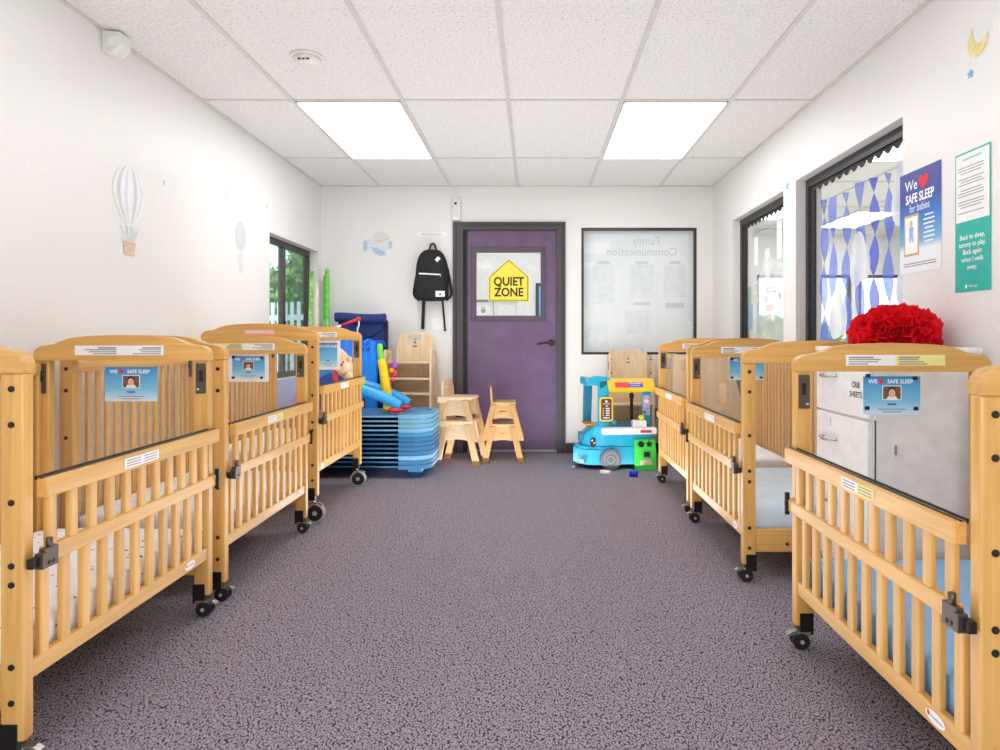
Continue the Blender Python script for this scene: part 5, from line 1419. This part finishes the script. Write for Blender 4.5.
for k, (x0, x1) in enumerate(((-.66, -.45), (-.41, -.19))):
    t = empty('storage_box', ((x0 + x1) / 2, 7.6, 1.2), ('white storage box with dark padlock mark behind the door glass' if k == 0 else 'white storage box with plain label behind the door glass'), 'box', 'white boxes behind the door glass')
    mb = MB(); mb.box(x0, x1, 7.52, 7.75, 1.2, 1.43, 'bin_white'); mb.build('box_body', t, bevel=.004)
    mb = MB(); mb.box(x0 - .006, x1 + .006, 7.512, 7.756, 1.43, 1.455, 'bin_grey'); mb.build('lid', t, bevel=.004)
    mb = MB(); mb.flat(rect(.15, .1), ((x0 + x1) / 2, 7.5195, 1.34), *BW, 'paper_white')
    if k == 0: mb.flat(oval(.05, .05, 0, -.01), ((x0 + x1) / 2, 7.519, 1.34), *BW, 'print_grey'); mb.flat(oval(.04, .05, 0, .015), ((x0 + x1) / 2, 7.5192, 1.34), *BW, 'print_grey', holes=[oval(.028, .034, 0, .015)])
    else:
        for q in range(3): mb.flat(rect(.12, .01, 0, .03 - .025 * q), ((x0 + x1) / 2, 7.519, 1.34), *BW, 'ghost_grey')
    mb.build('label', t)

# ------------------------------------------------------------------ outdoors beyond the left window and past the next room
def blob_leaves(mb, c, r, n, size, mats, rnd):
    for k in range(n):
        while True:
            p = Vector((rnd.uniform(-1, 1), rnd.uniform(-1, 1), rnd.uniform(-1, 1)))
            if .45 < p.length < 1: break
        q = Vector((c[0] + p.x * r[0], c[1] + p.y * r[1], c[2] + p.z * r[2]))
        a = Vector((rnd.uniform(-1, 1), rnd.uniform(-1, 1), rnd.uniform(-1, 1))).normalized(); b_ = a.cross(Vector((rnd.uniform(-1, 1), rnd.uniform(-1, 1), rnd.uniform(-1, 1)))).normalized()
        s = size * rnd.uniform(.6, 1.3)
        mb.add([q - a * s, q + b_ * s * .5, q + a * s, q - b_ * s * .5], [(0, 1, 2, 3)], rnd.choice(mats))
def tree(x, y, h, r, label, seed):
    rnd = random.Random(seed)
    t = empty('garden_tree', (x, y, 0), label, 'tree', 'trees outside the windows')
    mb = MB(); mb.tube([(x, y, 0), (x + .05, y, h * .5), (x, y + .05, h)], [.14, .1, .06], 'bark', 10); mb.build('trunk', t)
    mb = MB(); mb.ball((x, y, h), (r[0] * .8, r[1] * .8, r[2] * .8), 'leaf_dark', 18, 12, .12); blob_leaves(mb, (x, y, h), r, 3600, .085, ['leaf_green', 'leaf_green', 'leaf_dark'], rnd); mb.build('crown', t, weld=False, normals=False)
mb = MB(); mb.box(-30, XL - .2, -6, 40, -.12, -.02, 'grass'); mb.box(NX1 + .15, 30, -6, 40, -.12, -.02, 'grass'); mb.box(XL - .2, NX1 + .15, 9.56, 40, -.12, -.02, 'grass'); mb.box(XL - .2, NX1 + .15, -12, YF - .2, -.12, -.02, 'grass'); struct(mb, 'ground', weld=False)
tree(-5.3, 13.4, 1.45, (1.0, 1.0, 1.05), 'leafy green tree outside the left window', 1)
tree(-7.2, 16.6, 1.5, (1.2, 1.2, 1.1), 'second green tree farther out beyond the left window fence', 2)
tree(-3.62, 11.2, 1.45, (.55, .6, 1.2), 'dark green bush-like tree behind the far pane of the left window', 3)
tree(5.2, 15.5, .75, (2.0, 1.2, .8), 'green hedge tree outside the next room window', 4)
tree(9.6, 15.8, .75, (2.0, 1.2, .8), 'second green hedge tree outside the next room window', 5)
FH = 1.5
t = empty('picket_fence', (-3.6, 9.2, 0), 'white picket fence outside the left window', 'fence')
mb = MB(); A = Vector((-2.6, 8.6, 0)); B = Vector((-4.9, 9.8, 0)); d = (B - A).normalized()
for k in range(22):
    p = A + d * (.118 * k); mb.beam(p, p + Vector((0, 0, FH)), .05, .02, 'fence_white', up=(-d.y, d.x, 0))
mb.build('picket', t, weld=False)
for z in (.25, 1.3):
    mb = MB(); mb.beam(A + Vector((0, .03, z)), B + Vector((0, .03, z)), .03, .07, 'fence_white'); mb.build('fence_rail', t)

# ------------------------------------------------------------------ light, sky, camera
wd = bpy.data.worlds.new('world'); S.world = wd; wd.use_nodes = True
nt = wd.node_tree; bg = nt.nodes['Background']
sky = nt.nodes.new('ShaderNodeTexSky'); sky.sky_type = 'NISHITA'; sky.sun_disc = False; sky.sun_elevation = math.radians(50); sky.sun_rotation = math.radians(200)
nt.links.new(sky.outputs[0], bg.inputs['Color']); bg.inputs['Strength'].default_value = .42
sun = bpy.data.lights.new('sun', 'SUN'); sun.energy = 3.0; sun.angle = .02; so = bpy.data.objects.new('sun', sun); C.objects.link(so); so.rotation_euler = (math.radians(35), 0, math.radians(30))

def soft_lamp(name, loc, rot, sx, sy, watts, col=(1, .985, .96)):
    l = bpy.data.lights.new(name, 'AREA'); l.shape = 'RECTANGLE'; l.size = sx; l.size_y = sy; l.energy = watts; l.color = col
    o = bpy.data.objects.new(name, l); C.objects.link(o); o.location = loc; o.rotation_euler = rot
soft_lamp('bounce_lamp', (-.15, 1.6, .04), (PI, 0, 0), 1.7, 5.2, 36, (.97, .98, 1))  # added unseen lamp facing up, imitates light bounced off the carpet
soft_lamp('bounce_lamp', (-.15, 4.9, .04), (PI, 0, 0), 2.0, 1.9, 36, (.97, .98, 1))  # second added carpet bounce, lifts the dim back of the room
soft_lamp('bounce_lamp', (-.2, 7.3, .1), (PI, 0, 0), 1.2, 1.2, 22)  # added unseen lamp at floor level to brighten the corridor
soft_lamp('fill_lamp', (-.15, -1.5, .98), (PI / 2, 0, 0), 1.5, .8, 32)  # added unseen lamp, brightens surfaces that face the camera
soft_lamp('bounce_lamp', (3.8, 5.4, .1), (PI, 0, 0), 3.0, 6.0, 45)  # added unseen lamp near the floor to brighten the next room

cam = bpy.data.cameras.new('camera'); co = bpy.data.objects.new('camera', cam); C.objects.link(co)
co.location = (0, 0, EYE); co.rotation_euler = (PI / 2, 0, 0)
cam.sensor_width = 36; cam.lens = 36 * 687 / 1000; cam.shift_x = -.034; cam.shift_y = -.037; cam.clip_start = .02; cam.clip_end = 200
S.camera = co
S.view_settings.view_transform = 'Standard'; S.view_settings.look = 'None'; S.view_settings.exposure = 0; S.view_settings.gamma = 1
S.cycles.max_bounces = 10; S.cycles.diffuse_bounces = 6; S.cycles.glossy_bounces = 4; S.cycles.transparent_max_bounces = 24; S.cycles.transmission_bounces = 6
S.cycles.caustics_reflective = False; S.cycles.caustics_refractive = False
S.cycles.use_denoising = True
